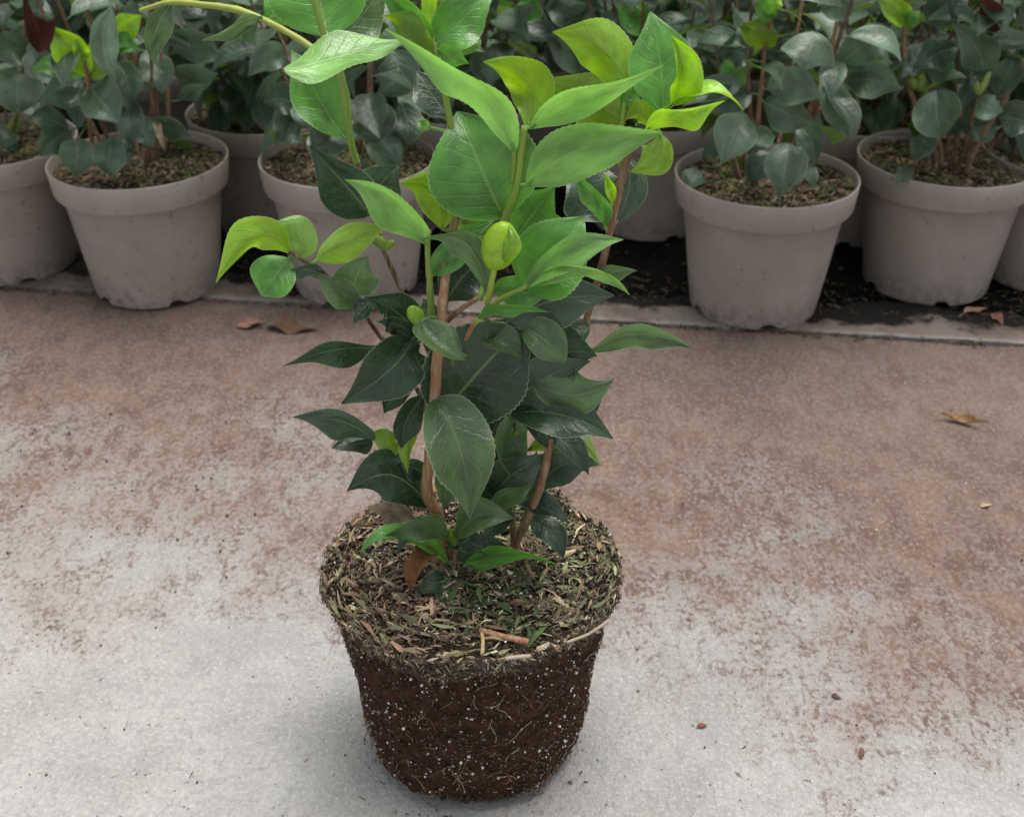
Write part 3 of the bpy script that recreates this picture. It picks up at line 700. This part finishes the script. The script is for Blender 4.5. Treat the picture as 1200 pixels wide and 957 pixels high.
 ((612, 590, .6), (640, 596, 1.6), (668, 612, 2.2), 30, -30, .35, 'E'), ((524, 640, 1.0), (552, 636, 2.0), (578, 652, 2.8), 26, -25, .3, 'D'), ((512, 612, .9), (484, 622, 2.0), (462, 650, 2.8), 24, 30, .3, 'E'), ((560, 392, .6), (590, 402, 1.8), (616, 424, 2.2), 34, -30, .35, 'M'),
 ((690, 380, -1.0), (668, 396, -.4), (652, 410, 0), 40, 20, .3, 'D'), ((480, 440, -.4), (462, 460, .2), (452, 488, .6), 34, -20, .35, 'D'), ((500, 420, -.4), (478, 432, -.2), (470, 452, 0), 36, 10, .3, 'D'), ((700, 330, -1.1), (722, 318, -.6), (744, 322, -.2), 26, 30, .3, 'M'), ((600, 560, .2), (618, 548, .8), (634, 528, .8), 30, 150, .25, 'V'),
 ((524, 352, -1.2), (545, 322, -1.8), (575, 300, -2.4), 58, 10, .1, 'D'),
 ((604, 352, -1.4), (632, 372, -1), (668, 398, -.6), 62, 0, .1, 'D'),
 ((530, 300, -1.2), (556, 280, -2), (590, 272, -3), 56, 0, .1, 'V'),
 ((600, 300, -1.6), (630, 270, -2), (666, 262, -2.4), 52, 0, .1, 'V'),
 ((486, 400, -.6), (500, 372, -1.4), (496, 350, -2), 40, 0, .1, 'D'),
 # arching shoot
 ((306, 20, -4.2), (276, 30, -3.8), (241, 54, -3.0), 30, -50, .2, 'M'),
 ((300, 30, -4.4), (285, 40, -4.2), (280, 50, -4), 28, 10, .1, 'M'),
 ((310, 24, -4.4), (330, 8, -5), (350, -15, -6), 40, 10, .1, 'G'),
 ((200, 6, -6), (182, 40, -5.4), (181, 76, -5), 34, -20, .2, 'M'),
]
put_leaves(plant, LV, YC, seed=1)
def bud(parent, base, tip, w, Y0, col, name='leaf_bud'):
    A = vp(base[0], base[1], Y0-base[2]*.01); B = vp(tip[0], tip[1], Y0-tip[2]*.01); T = (B-A); L = T.length; T.normalize()
    S = T.cross((CAM-A).normalized()).normalized(); N = S.cross(T); wm = w*depth(A)/FPX*.5
    vs = []; fs = []; uv = []; n, m = 14, 16
    for i in range(n+1):
        t = i/n; r = wm*max(.02, sin(pi*min(1, t**.85*.96+.02)))**.48
        for j in range(m):
            a = 2*pi*j/m; q = r*(1+.10*cos(3*a+1.2+t*.8)+.07*cos(2*a+.5)); vs.append(A+T*(L*t)+S*(cos(a)*q)+N*(sin(a)*q*.8)); uv.append((.64+.05*cos(a), .3+.12*t))
    for i in range(n):
        for j in range(m): fs.append((i*m+j, i*m+(j+1) % m, (i+1)*m+(j+1) % m, (i+1)*m+j))
    fs += [tuple(range(m))[::-1], tuple(range(n*m, n*m+m))]
    o = link(name, mesh(name, vs, fs, True, uv), LEAF); o.color = (*col, 1); adopt(o, parent)
bud(plant, (579, 314, 3.0), (592, 262, 3.9), 39, YC, (.38, .58, .03))
put_leaves(plant, [((581, 313, 3.2), (596, 288, 4.6), (598, 264, 3.6), 30, 172, .5, 'N', dict(wave=.02))], YC, seed=9)
bud(plant, (494, 379, 1.4), (480, 360, 1.8), 18, YC, (.30, .54, .03))
bud(plant, (454, 292, -.4), (436, 276, 0), 13, YC, (.22, .36, .04)); bud(plant, (450, 290, -.2), (462, 283, 0), 9, YC, (.22, .36, .04))
bud(plant, (533, 640, 1.8), (528, 620, 2.2), 10, YC, (.14, .26, .04))

# ------------------------------------------------------------------ potted plants behind
def pot_mesh(seed):
    prof = [(.1046, .1628), (.1051, .1648), (.1058, .1654), (.1070, .1650), (.1074, .1638), (.1060, .150), (.1043, .1345), (.1036, .1328), (.1020, .1322), (.0962, .1318), (.0950, .130), (.0900, .095), (.0842, .050), (.0795, .016), (.0782, .006), (.0772, .0)]
    inner = [(.1034, .157), (.1003, .142), (.0925, .128)]
    rows = inner[::-1]+prof; NA = 96; vs = []; fs = []
    for r, z in rows:
        for i in range(NA):
            a = 2*pi*i/NA; zz = z
            if z < .02:
                s = cos(a*5+seed); k = min(1, max(0, (s-.78)*7)); zz = z+k*.0060*(1-z/.02)
            w = 1+.004*sin(2*a+seed)
            vs.append((cos(a)*r*w, sin(a)*r*w, zz))
    for j in range(len(rows)-1):
        for i in range(NA):
            a = j*NA+i; b = j*NA+(i+1) % NA; fs.append((a, a+NA, b+NA, b)) 
    # floor slightly above the ground
    n = len(vs)
    for i in range(NA): a = 2*pi*i/NA; vs.append((cos(a)*.0765, sin(a)*.0765, .009))
    fs.append(tuple(range(n, n+NA))[::-1])
    me = mesh('pot', vs, fs); me.set_sharp_from_angle(angle=rad(38)); return me
def pot_soil(seed):
    random.seed(seed); vs = [(0, 0, .156)]; fs = []; NA, NR = 48, 12
    def zf(x, y): return .1545+.0035*fbm((x+seed, y, 0), 40, 3)
    for j in range(1, NR+1):
        for i in range(NA):
            a = 2*pi*i/NA; r = .1003*j/NR; x, y = cos(a)*r, sin(a)*r; vs.append((x, y, zf(x, y)))
    for i in range(NA): fs.append((0, 1+i, 1+(i+1) % NA))
    for j in range(NR-1):
        for i in range(NA):
            a = 1+j*NA+i; b = 1+j*NA+(i+1) % NA; fs.append((a, a+NA, b+NA, b))
    me = mesh('potting_soil', vs, fs); it = []
    for _ in range(2200):
        a = random.uniform(0, 2*pi); r = .0995*math.sqrt(random.random()); x, y = cos(a)*r, sin(a)*r; az = random.uniform(0, 6.28)
        gr = fbm((x, y, seed), 28, 2) > .12
        c = vary(random.choice(CHC+[(.34, .21, .13), (.30, .19, .11)]), .3) if not (gr and random.random() < .7) else vary(random.choice([(.10, .13, .035), (.19, .18, .06), (.07, .11, .03)]), .3)
        it.append((Vector((x, y, zf(x, y)+random.uniform(0, .0035))), Vector((cos(az), sin(az), random.gauss(0, .4))), Vector((random.gauss(0, .4), random.gauss(0, .4), 1)), random.uniform(.004, .013), random.uniform(.0009, .0026), c))
    v2, f2, c2 = flakes(it)
    return me, mesh('mulch_chips', v2, f2, False, cols=c2)
POTS = [pot_mesh(s) for s in (.4, 2.1, 4.0)]
SOILS = [pot_soil(s) for s in (11, 12, 13)]
# six leaf meshes shared by the background plants: unit length along +Y, face +Z
def unit_leaf(i):
    rn = random.Random(i*7+3); dr = rn.uniform(-.16, .04); w = rn.uniform(.50, .62)
    return leaf_mesh(Vector((0, 0, 0)), Vector((rn.uniform(-.03, .03), .5, .02-dr*.35)), Vector((rn.uniform(-.06, .06), 1, dr)), w, 0, rn.uniform(.10, .32), rn.uniform(.02, .07), 0, 14, 2, Vector((0, 0, 1)), .12, i, rad_pet=.016)
UL = [unit_leaf(i) for i in range(9)]
def bg_leaf(parent, p, d, upv, L, col, rn):
    d = d.normalized(); z = upv-d*upv.dot(d)
    if z.length < .05: z = Vector((0, 1, 0))-d*d.y
    z.normalize(); x = d.cross(z)
    M = Matrix(((x.x, d.x, z.x), (x.y, d.y, z.y), (x.z, d.z, z.z))).to_4x4()
    o = bpy.data.objects.new('leaf', rn.choice(UL)); COL.objects.link(o)
    if not o.data.materials: o.data.materials.append(LEAF)
    o.parent = parent; o.matrix_local = Matrix.Translation(p) @ M @ Matrix.Scale(L, 4)
    o.color = (*col, 1); return o
def jit(c, rn, a=.2): k = 1+rn.uniform(-a, a); return tuple(x*k for x in c)
def potted(x, y, z, seed, label, stems=5, hgt=.40, young=.25, zmin=.0, rotz=0.0, low=1.0, tilt=(0, 0), spread=1.0):
    rn = random.Random(seed); root = empty('potted_camellia', (x, y, z)); root.rotation_euler = (tilt[0], tilt[1], 0)
    tag(root, label, 'potted plant', 'potted camellias standing behind the path')
    pt = link('pot', POTS[seed % 3], POT, root); pt.rotation_euler.z = rotz
    sm, cm = SOILS[seed % 3]; so_ = link('soil', sm, CRUST, root); so_.rotation_euler.z = rotz+seed
    ch = link('mulch_chips', cm, CHAFF, so_); ch['kind'] = 'stuff'
    for s in range(stems):
        a = 2*pi*s/stems+rn.uniform(-.5, .5); r0 = rn.uniform(.008, .03); lean = rn.uniform(.06, .20)*spread; H = hgt*rn.uniform(.75, 1.05)
        pts = []; K = 7
        for k in range(K+1):
            t = k/K; rr = r0+lean*(t**.8)*H/.4; aa = a+rn.uniform(-.06, .06)
            pts.append(Vector((cos(aa)*rr, sin(aa)*rr, .150+H*t)))
        st = link('stem', tube(pts, [.0028-.0016*k/K for k in range(K+1)], 6, 3, .15, s), BARK, root); st.color = (*jit((.11, .06, .036), rn), 1)
        # leaves up the stem, spiral
        ang = rn.uniform(0, 6.28); t = .10+rn.uniform(0, .08)
        while t < 1.0:
            f = t*K; i = min(K-1, int(f)); p = pts[i].lerp(pts[i+1], f-i)
            ang += 2.4+rn.uniform(-.4, .4)
            el = rad(-48+85*t+rn.uniform(-22, 22)); 
            out = Vector((cos(ang), sin(ang), 0))*.8+Vector((p.x, p.y, 0)).normalized()*.55
            out.normalize(); d = out*cos(el)+Vector((0, 0, sin(el)))
            L = rn.uniform(.050, .070)*(1 if t < .85 else .8)
            c = PAL['c'] if rn.random() < .45 else PAL['b']
            if t > 1-young*rn.uniform(.4, 1): c = PAL['G'] if rn.random() < .6 else PAL['N']
            elif rn.random() < .15: c = PAL['e']
            if p.z+z > zmin or (d.y > .25 and p.y > 0): bg_leaf(root, p+d*.008, d, Vector((rn.gauss(0, .25), -.25+rn.gauss(0, .25), 1)), L, jit(c, rn), rn)
            t += rn.uniform(.045, .075)*.4/hgt*(1/low if t < .4 else 1)
    return root
def at(px, py, R=.077): p = gp(px, py); return p.x, p.y+R
Z1 = .0035
# first row, set along the edge of the path
x, y = at(13, 338); PL = potted(x-.02, y, Z1, 21, 'potted camellia cut off by the left edge, its taupe pot farthest left', 4, .38, .2, rotz=.3)
x, y = at(176, 365); PA = potted(x-.008, y, Z1, 22, 'potted camellia on the left with a shrivelled red leaf and bright young rosette', 6, .36, .15, zmin=.31, rotz=1.9)
x, y = at(410, 363); PB = potted(x, y, Z1, 23, 'potted camellia half hidden behind the left leaves of the unpotted plant', 5, .38, .15, rotz=.2)
x, y = at(888, 389); PC = potted(x+.006, y, Z1, 24, 'potted camellia closest to the path, just right of the unpotted plant', 6, .38, .25, zmin=.275, rotz=1.1)
x, y = at(1104, 358); PD = potted(x, y, Z1-.004, 25, 'potted camellia right of the closest one, wide earth-rimmed taupe pot with slanting stem', 6, .38, .2, zmin=.275, rotz=2.6)
x, y = at(1248, 344); PE = potted(x, y, -.004, 26, 'potted camellia at the right edge, only a sliver of its pot showing', 5, .38, .2)
# second and later rows
row2 = [(-.76, 1.66), (-.335, 1.63), (-.08, 1.67), (.195, 1.64), (.475, 1.62), (.76, 1.60)]
n2 = ['behind the far left pots', 'in deep shade between the two left pots, mossy soil', 'right behind the tall unpotted plant', 'in the dark gap right of the unpotted plant', 'with its dark rim showing between the two right pots', 'behind the right edge pot']
row3 = [(-.82, 1.90), (-.55, 1.87), (-.26, 1.88), (.03, 1.90), (.32, 1.86), (.60, 1.85), (.88, 1.83)]
n3 = ['above the top left corner pot', 'above the shrivelled red leaf', 'behind the arching yellow shoot', 'behind the central top shoots', 'behind the right top shoot of the unpotted plant', 'at the top between the two right pots', 'at the top right corner']
row4 = [(-.92, 2.16), (-.64, 2.13), (-.36, 2.15), (-.08, 2.12), (.20, 2.14), (.48, 2.12), (.76, 2.10), (1.02, 2.08)]
R2 = []
for i, ((x, y), t) in enumerate(zip(row2, n2)): R2.append(potted(x, y, -.005, 40+i, 'second row potted camellia '+t, 10, .37, .12, rotz=i, low=1.8, spread=1.35))
for i, ((x, y), t) in enumerate(zip(row3, n3)): potted(x, y, -.005, 60+i, 'third row potted camellia '+t, 10, .38, .12, rotz=i*.7, low=1.8, spread=1.35)
n4 = ['leftmost', 'second from the left', 'third from the left', 'fourth from the left', 'fourth from the right', 'third from the right', 'second from the right', 'rightmost']
for i, ((x, y), t) in enumerate(zip(row4, n4)): potted(x, y, -.005, 80+i, 'dark potted camellia of the rearmost row at the top, '+t, 9, .40, .12, rotz=i*.4, low=1.6, spread=1.35)

put_leaves(R2[3], [((762, 32, 4), (742, 18, 5), (722, 4, 5), 38, 0, .1, 'G'), ((792, 62, 4), (800, 36, 5), (816, 8, 5), 48, 0, .1, 'b'), ((690, 60, 5), (668, 58, 7), (640, 42, 8), 50, 0, .1, 'e')], R2[3].location.y, 16, 3, 31)
put_leaves(R2[2], [((602, 32, 6), (588, 16, 7), (574, 0, 7), 34, 0, .1, 'G'), ((608, 34, 6), (620, 14, 6), (628, -6, 6), 32, 0, .1, 'G'), ((560, 66, 5), (556, 46, 6), (540, 40, 6), 36, 10, .1, 'b'), ((640, 10, 5), (670, 14, 6), (700, 34, 7), 42, 0, .1, 'e')], R2[2].location.y, 16, 3, 32)
def yb(root): return root.location.y
lvL = [((20, 84, 9), (20, 110, 11), (23, 139, 11), 62, 0, .2, 'e'), ((8, 150, 4), (4, 160, 6), (-4, 172, 7), 30, 10, .1, 'c'), ((30, 60, 8), (10, 58, 10), (-12, 70, 11), 40, 0, .1, 'b')]
lvA = [((103, 101, 6), (121, 121, 9), (141, 145, 10), 52, 0, .15, 'b'), ((138, 74, 5), (150, 98, 7), (150, 121, 8), 36, 0, .2, 'b'), ((148, 117, 6), (152, 145, 9), (151, 171, 10), 34, 5, .1, 'c'),
 ((92, 162, 8), (90, 185, 10), (88, 209, 10), 40, 0, .1, 'b'), ((131, 161, 8), (128, 185, 10), (124, 210, 10), 38, 0, .1, 'b'), ((160, 140, 5), (170, 156, 7), (179, 173, 8), 34, 0, .1, 'b'),
 ((82, 153, 7), (62, 167, 9), (46, 184, 10), 34, -10, .15, 'c'), ((80, 150, 5), (56, 140, 7), (33, 138, 8), 34, 20, .1, 'c'), ((131, 10, 8), (121, 55, 10), (137, 96, 11), 34, -10, .3, 'e'),
 ((98, 94, 6), (70, 104, 8), (44, 119, 9), 34, 30, .1, 'c'), ((170, 60, 2), (185, 85, 4), (190, 110, 5), 40, 0, .1, 'b'), ((200, 50, -1), (232, 55, 1), (262, 72, 2), 40, 20, .1, 'b'), ((205, 85, 1), (230, 90, 3), (256, 86, 4), 34, 20, .1, 'b'), ((212, 118, 2), (225, 106, 4), (243, 100, 5), 20, 30, .1, 'b'),
 ((150, 160, 4), (140, 180, 6), (160, 190, 7), 40, 10, .1, 'c'), ((175, 150, 4), (200, 150, 6), (225, 160, 7), 30, 30, .1, 'c'), ((110, 105, 4), (96, 125, 6), (92, 150, 7), 40, 0, .1, 'c'),
 ((102, 88, 7), (80, 56, 9), (56, 31, 9), 40, -10, .3, 'N'), ((98, 70, 8), (94, 57, 9), (87, 44, 9), 20, 0, .4, 'N'), ((106, 86, 7), (108, 62, 7), (121, 40, 7), 28, 20, .3, 'N'), ((98, 90, 7), (66, 78, 8), (36, 84, 9), 30, 20, .2, 'G'),
 ((133, 46, 6), (149, 30, 7), (167, 20, 7), 30, 10, .2, 'N'), ((133, 46, 6), (150, 52, 8), (161, 60, 9), 28, 0, .2, 'G'), ((106, 92, 7), (114, 80, 8), (122, 66, 8), 22, 150, .2, 'U'),
 ((28, -4, 9), (39, 40, 10), (45, 62, 10), 18, 0, .9, 'R'), ((45, 62, 10), (52, 36, 11), (72, 18, 11), 22, 20, .9, 'R'), ((36, 20, 9), (50, 30, 9), (66, 30, 9), 26, 30, .5, 'R'),
 ((185, 140, 5), (186, 155, 7), (194, 178, 8), 10, 0, .5, 'T')]
lvB = [((352, 128, 4), (330, 116, 6), (310, 124, 7), 38, 10, .1, 'c'), ((350, 118, 5), (356, 135, 7), (360, 152, 8), 28, 0, .1, 'b'), ((428, 112, 7), (437, 142, 10), (444, 173, 10), 56, 0, .15, 'b'), ((335, 68, 5), (312, 68, 7), (292, 93, 8), 34, -10, .15, 'e'),
 ((350, 140, 3), (335, 155, 5), (322, 165, 6), 36, 0, .1, 'c'), ((400, 150, 4), (380, 160, 6), (365, 175, 7), 40, 0, .1, 'c'), ((460, 60, 3), (465, 90, 5), (440, 110, 6), 50, 0, .1, 'c'), ((470, 120, 4), (478, 150, 6), (470, 172, 7), 40, 10, .1, 'c')]
lvC = [((907, 56, 5), (888, 40, 6), (863, 25, 7), 34, 160, .1, 'V'), ((846, 101, 3), (862, 86, 3), (879, 67, 3), 36, 0, .1, 'G'), ((872, 132, 8), (860, 160, 10), (845, 193, 11), 52, 0, .12, 'e'), ((923, 168, 8), (920, 198, 11), (914, 232, 11), 50, 0, .14, 'e'),
 ((901, 105, 7), (932, 102, 9), (964, 119, 10), 44, 0, .1, 'e'), ((895, 120, 7), (925, 134, 9), (957, 146, 10), 44, 10, .1, 'b'), ((956, 38, 8), (948, 60, 10), (942, 83, 11), 66, 0, -.3, 'e'), ((984, 76, 4), (1010, 56, 5), (1037, 42, 6), 42, 10, .1, 'b'),
 ((994, 96, 4), (1025, 94, 6), (1057, 106, 7), 44, 0, .1, 'b'), ((962, 94, 6), (984, 130, 8), (998, 164, 9), 38, -10, .2, 'e'), ((935, 148, 6), (950, 165, 8), (955, 194, 9), 32, 0, .2, 'b'), ((945, 192, 6), (951, 205, 8), (952, 222, 9), 16, 0, .1, 'e'),
 ((870, 150, 2), (845, 165, 1), (820, 185, 0), 36, 20, .1, 'c'), ((905, 180, 4), (890, 195, 5), (875, 215, 5), 36, 0, .1, 'c'), ((820, 200, 1), (812, 210, 2), (808, 222, 3), 30, 0, .1, 'b'), ((908, 160, 5), (885, 165, 7), (880, 182, 8), 30, 0, .1, 'b'),
 ((908, 20, 6), (905, 0, 6), (925, -14, 6), 26, 10, .3, 'N'), ((906, 22, 6), (895, 8, 7), (893, -10, 7), 22, 0, .3, 'G'), ((880, 70, 3), (860, 60, 4), (838, 66, 5), 40, 10, .1, 'c'), ((962, 10, 6), (985, 0, 7), (1000, -12, 7), 46, 0, .1, 'b'), ((880, 110, 4), (850, 118, 6), (822, 120, 7), 38, 20, .1, 'c')]
lvD = [((1062, 26, 6), (1047, 13, 7), (1028, -6, 7), 28, 20, .3, 'N'), ((1062, 26, 6), (1068, 22, 7), (1078, 12, 7), 20, 0, .3, 'G'), ((1148, 93, 8), (1147, 60, 9), (1116, 31, 9), 46, 0, .2, 'b'), ((1205, 46, 8), (1182, 42, 9), (1161, 45, 10), 22, 20, .1, 'e'),
 ((1168, 113, 7), (1181, 86, 8), (1195, 58, 8), 34, 0, .1, 'b'), ((1098, 106, 8), (1098, 136, 10), (1107, 164, 10), 56, 0, .25, 'b'), ((1145, 116, 9), (1158, 126, 11), (1179, 130, 11), 30, 0, -.1, 'e'), ((1172, 140, 8), (1192, 140, 9), (1217, 152, 10), 42, 0, .1, 'b'),
 ((1086, 157, 6), (1080, 172, 8), (1069, 188, 9), 30, 0, .1, 'c'), ((1066, 196, 6), (1058, 205, 8), (1050, 215, 9), 22, 0, .1, 'b'), ((1120, 55, 5), (1095, 65, 6), (1072, 80, 7), 40, 10, .1, 'c'), ((1110, 90, 4), (1100, 82, 5), (1080, 76, 6), 30, 0, .1, 'b'), ((1090, 30, 4), (1105, 10, 4), (1126, -4, 4), 44, 10, .1, 'c'),
 ((1165, 140, 4), (1148, 150, 4), (1125, 150, 4), 36, 0, .1, 'c'), ((1130, 120, 4), (1118, 140, 3), (1112, 160, 3), 40, 0, .1, 'c'), ((1172, 34, 7), (1160, 15, 8), (1152, -6, 8), 30, 10, .6, 'R')]
def bstem(rt, pts, r, c=BR): stem(rt, pts, yb(rt), r, c, BARK, 'stem', 7)
bstem(PD, [(1131, 205, 3), (1140, 182, 4), (1158, 148, 5), (1176, 118, 6), (1200, 72, 7)], [.0036, .0034, .003, .0028, .0024], (.20, .13, .09))
bstem(PD, [(1102, 195, 2), (1100, 165, 3), (1072, 122, 5), (1060, 63, 5), (1063, 0, 5), (1064, -40, 5)], [.003, .0028, .0028, .0026, .0024, .002])
bstem(PD, [(1118, 194, 2), (1120, 160, 2), (1112, 120, 2)], [.0024, .0022, .002])
bstem(PC, [(888, 232, 1), (886, 190, 3), (889, 130, 5), (893, 95, 5), (897, 50, 5), (905, 20, 6)], [.0034, .0032, .0028, .0024, .002, .0016])
bstem(PC, [(905, 225, 0), (940, 150, 3), (968, 80, 5), (982, 20, 5), (990, -30, 5)], [.003, .0028, .0026, .0022, .002])
bstem(PC, [(940, 150, 3), (975, 112, 4), (996, 84, 4)], [.0022, .002, .0018])
bstem(PA, [(112, 190, 3), (105, 145, 6), (103, 96, 7), (100, 70, 8)], [.003, .0026, .0024, .002])
bstem(PA, [(192, 172, 2), (197, 145, 3), (195, 90, 3), (186, 55, 3)], [.003, .0028, .0024, .002], (.20, .11, .07))
bstem(PA, [(140, 180, 2), (152, 100, 3), (155, 60, 3), (106, 24, 4), (108, -30, 4)], [.0028, .0024, .0022, .002, .002])
for rt, lv, sd_ in ((PL, lvL, 2), (PA, lvA, 3), (PB, lvB, 4), (PC, lvC, 5), (PD, lvD, 6)): put_leaves(rt, lv, yb(rt), 16, 3, sd_)
for b in ((1078, 108, 6, 1080, 84, 6), (1073, 105, 6, 1068, 90, 6)): bud(PD, b[:3], b[3:], 12, yb(PD), (.16, .24, .06))
for b in ((1146, 112, 9, 1160, 84, 9), (1146, 112, 9, 1142, 90, 9)): bud(PD, b[:3], b[3:], 9, yb(PD), (.30, .40, .12))

# ------------------------------------------------------------------ loose things on the path
def ground_leaf(pts, w, phi, fold, col, label, seed, pet=.01, view=None, name='dry_leaf', group=None, wave=.12):
    P = [gp(x, y, z) for x, y, z in pts]; loc = P[1].copy(); loc.z = min(p.z for p in P)
    vs, fs, uv = leaf_geo(P[0]-loc, P[1]-loc, P[2]-loc, w, rad(phi), fold, wave, 0, 20, 3, view or Vector((0, 0, 1)), pet, seed, rad_pet=.0006)
    zmin = min(v.z+loc.z for v in vs)
    o = link(name, mesh(name, vs, fs, True, uv), DRY); o.location = loc-Vector((0, 0, zmin-.0006)); o.color = (*col, 1)
    tag(o, label, 'dry leaf', group); return o
ground_leaf([(1103, 484, .008), (1130, 496, .000), (1157, 490, .016)], .012, 10, 1.0, (.42, .27, .14), 'curled tan dry leaf alone on the right of the brown-stained path', 1)
ground_leaf([(312, 382, .004), (342, 385, .002), (374, 386, .003)], .024, 0, .15, (.15, .09, .055), 'flat brown dry leaf on the path below the second left pot', 2, wave=.2)
ground_leaf([(278, 382, .003), (294, 380, .003), (310, 377, .003)], .020, 0, .2, (.30, .16, .13), 'pinkish dry leaf scrap left of the brown dry leaf', 3)
ground_leaf([(1130, 366, .004), (1142, 363, .004), (1158, 360, .006)], .014, 0, .3, (.32, .20, .14), 'pale curled leaf scrap in the dirt below the right pot', 4)
ground_leaf([(1160, 368, .004), (1168, 372, .004), (1176, 378, .006)], .014, 0, .3, (.24, .11, .08), 'reddish leaf scrap in the dirt at the right end of the kerb', 5)
ground_leaf([(816, 851, .001), (824, 850, .001), (829, 849, .001)], .004, 0, .3, (.22, .08, .05), 'tiny red leaf scrap on the pale concrete right of the root ball', 6, pet=0)
ground_leaf([(1008, 888, .001), (1010, 880, .004), (1007, 873, .004)], .004, 0, .5, (.16, .09, .05), 'tiny brown sliver on the pale concrete at lower right', 7, pet=0)
ground_leaf([(1148, 592, .001), (1155, 592, .002), (1163, 590, .001)], .006, 0, .3, (.42, .30, .2), 'tiny tan leaf scrap on the stained path at the right', 8, pet=0)
ground_leaf([(975, 812, .001), (980, 815, .002), (987, 818, .001)], .004, 0, .3, (.11, .06, .04), 'tiny dark splinter on the border of the stain right of the root ball', 9, pet=0)
random.seed(77)
def grit():
    it = []
    for _ in range(900):
        px, py = random.uniform(-60, 1260), random.uniform(400, 1000); p = gp(px, py)
        r = random.choice([.0003, .0004, .0005, .0006, .0007, .0011])*random.uniform(.7, 1.3); c = random.choice([(.08, .06, .05), (.12, .09, .07), (.05, .045, .04), (.2, .13, .10), (.3, .27, .24)])
        it.append((Vector((p.x, p.y, r*.4)), r, vary(c, .3)))
    for _ in range(46):
        p = gp(random.uniform(-20, 330), random.gauss(560, 60)); r = random.uniform(.0010, .0020); it.append((Vector((p.x, p.y, r*.3)), r, vary((.07, .055, .05), .3)))
    for _ in range(120):
        p = gp(random.uniform(600, 1200), random.uniform(420, 640)); r = random.uniform(.0006, .0015); it.append((Vector((p.x, p.y, r*.3)), r, vary((.52, .42, .36), .25)))
    vs, fs, cs = lumps(it); o = link('grit', mesh('grit', vs, fs, False, cols=cs), CHAFF)
    tag(o, 'scattered dark and pale grit lying on the concrete path', 'grit', kind='stuff')
    it = []
    for _ in range(170):
        px, py = random.uniform(0, 1200), random.uniform(400, 940); p = gp(px, py); az = random.uniform(0, 6.28)
        it.append((Vector((p.x, p.y, .0006)), Vector((cos(az), sin(az), 0)), Vector((0, 0, 1)), random.uniform(.002, .007), random.uniform(.0004, .0011), vary(random.choice([(.30, .2, .13), (.13, .08, .05), (.42, .33, .24)]), .3)))
    # crumbs fallen from the root ball
    for _ in range(60):
        a = random.uniform(0, 6.28); r = .075+abs(random.gauss(0, .008)); az = random.uniform(0, 6.28)
        it.append((Vector((XC+cos(a)*r, YC+sin(a)*r, .0008)), Vector((cos(az), sin(az), 0)), Vector((0, 0, 1)), random.uniform(.001, .004), random.uniform(.0006, .0016), vary((.05, .03, .02), .3)))
    vs, fs, cs = flakes(it); o = link('path_litter', mesh('path_litter', vs, fs, False, cols=cs), CHAFF)
    tag(o, 'fine brown plant fibres and crumbs strewn over the concrete path', 'litter', kind='stuff')
    it = []
    for _ in range(2600):                              # dirt, chips and moss gathered along the kerb and in the bed
        x = random.uniform(-.85, .85); t = random.random()
        y = edgeY(x)+(random.gauss(.003, .004) if t < .2 else random.uniform(.055, .16) if t < .75 else random.uniform(.05, .5))
        az = random.uniform(0, 6.28); z = .001 if t < .2 else (.0028 if y < edgeY(x)+.08 else -.002)
        c = random.choice([(.03, .024, .018), (.05, .035, .025), (.02, .03, .012), (.10, .065, .045), (.16, .10, .07), (.03, .024, .02)])
        it.append((Vector((x, y, z)), Vector((cos(az), sin(az), random.gauss(0, .3))), Vector((0, 0, 1)), random.uniform(.003, .012), random.uniform(.001, .004), vary(c if y < edgeY(x)+.02 else tuple(v*.5 for v in c), .3)))  # crumbs past the kerb edge darkened: shade of the pot gaps put into colour
    vs, fs, cs = flakes(it); o = link('kerb_dirt', mesh('kerb_dirt', vs, fs, False, cols=cs), CHAFF)
    tag(o, 'dark earth crumbs and chips gathered along the kerb below the pots', 'dirt', kind='stuff')
grit()
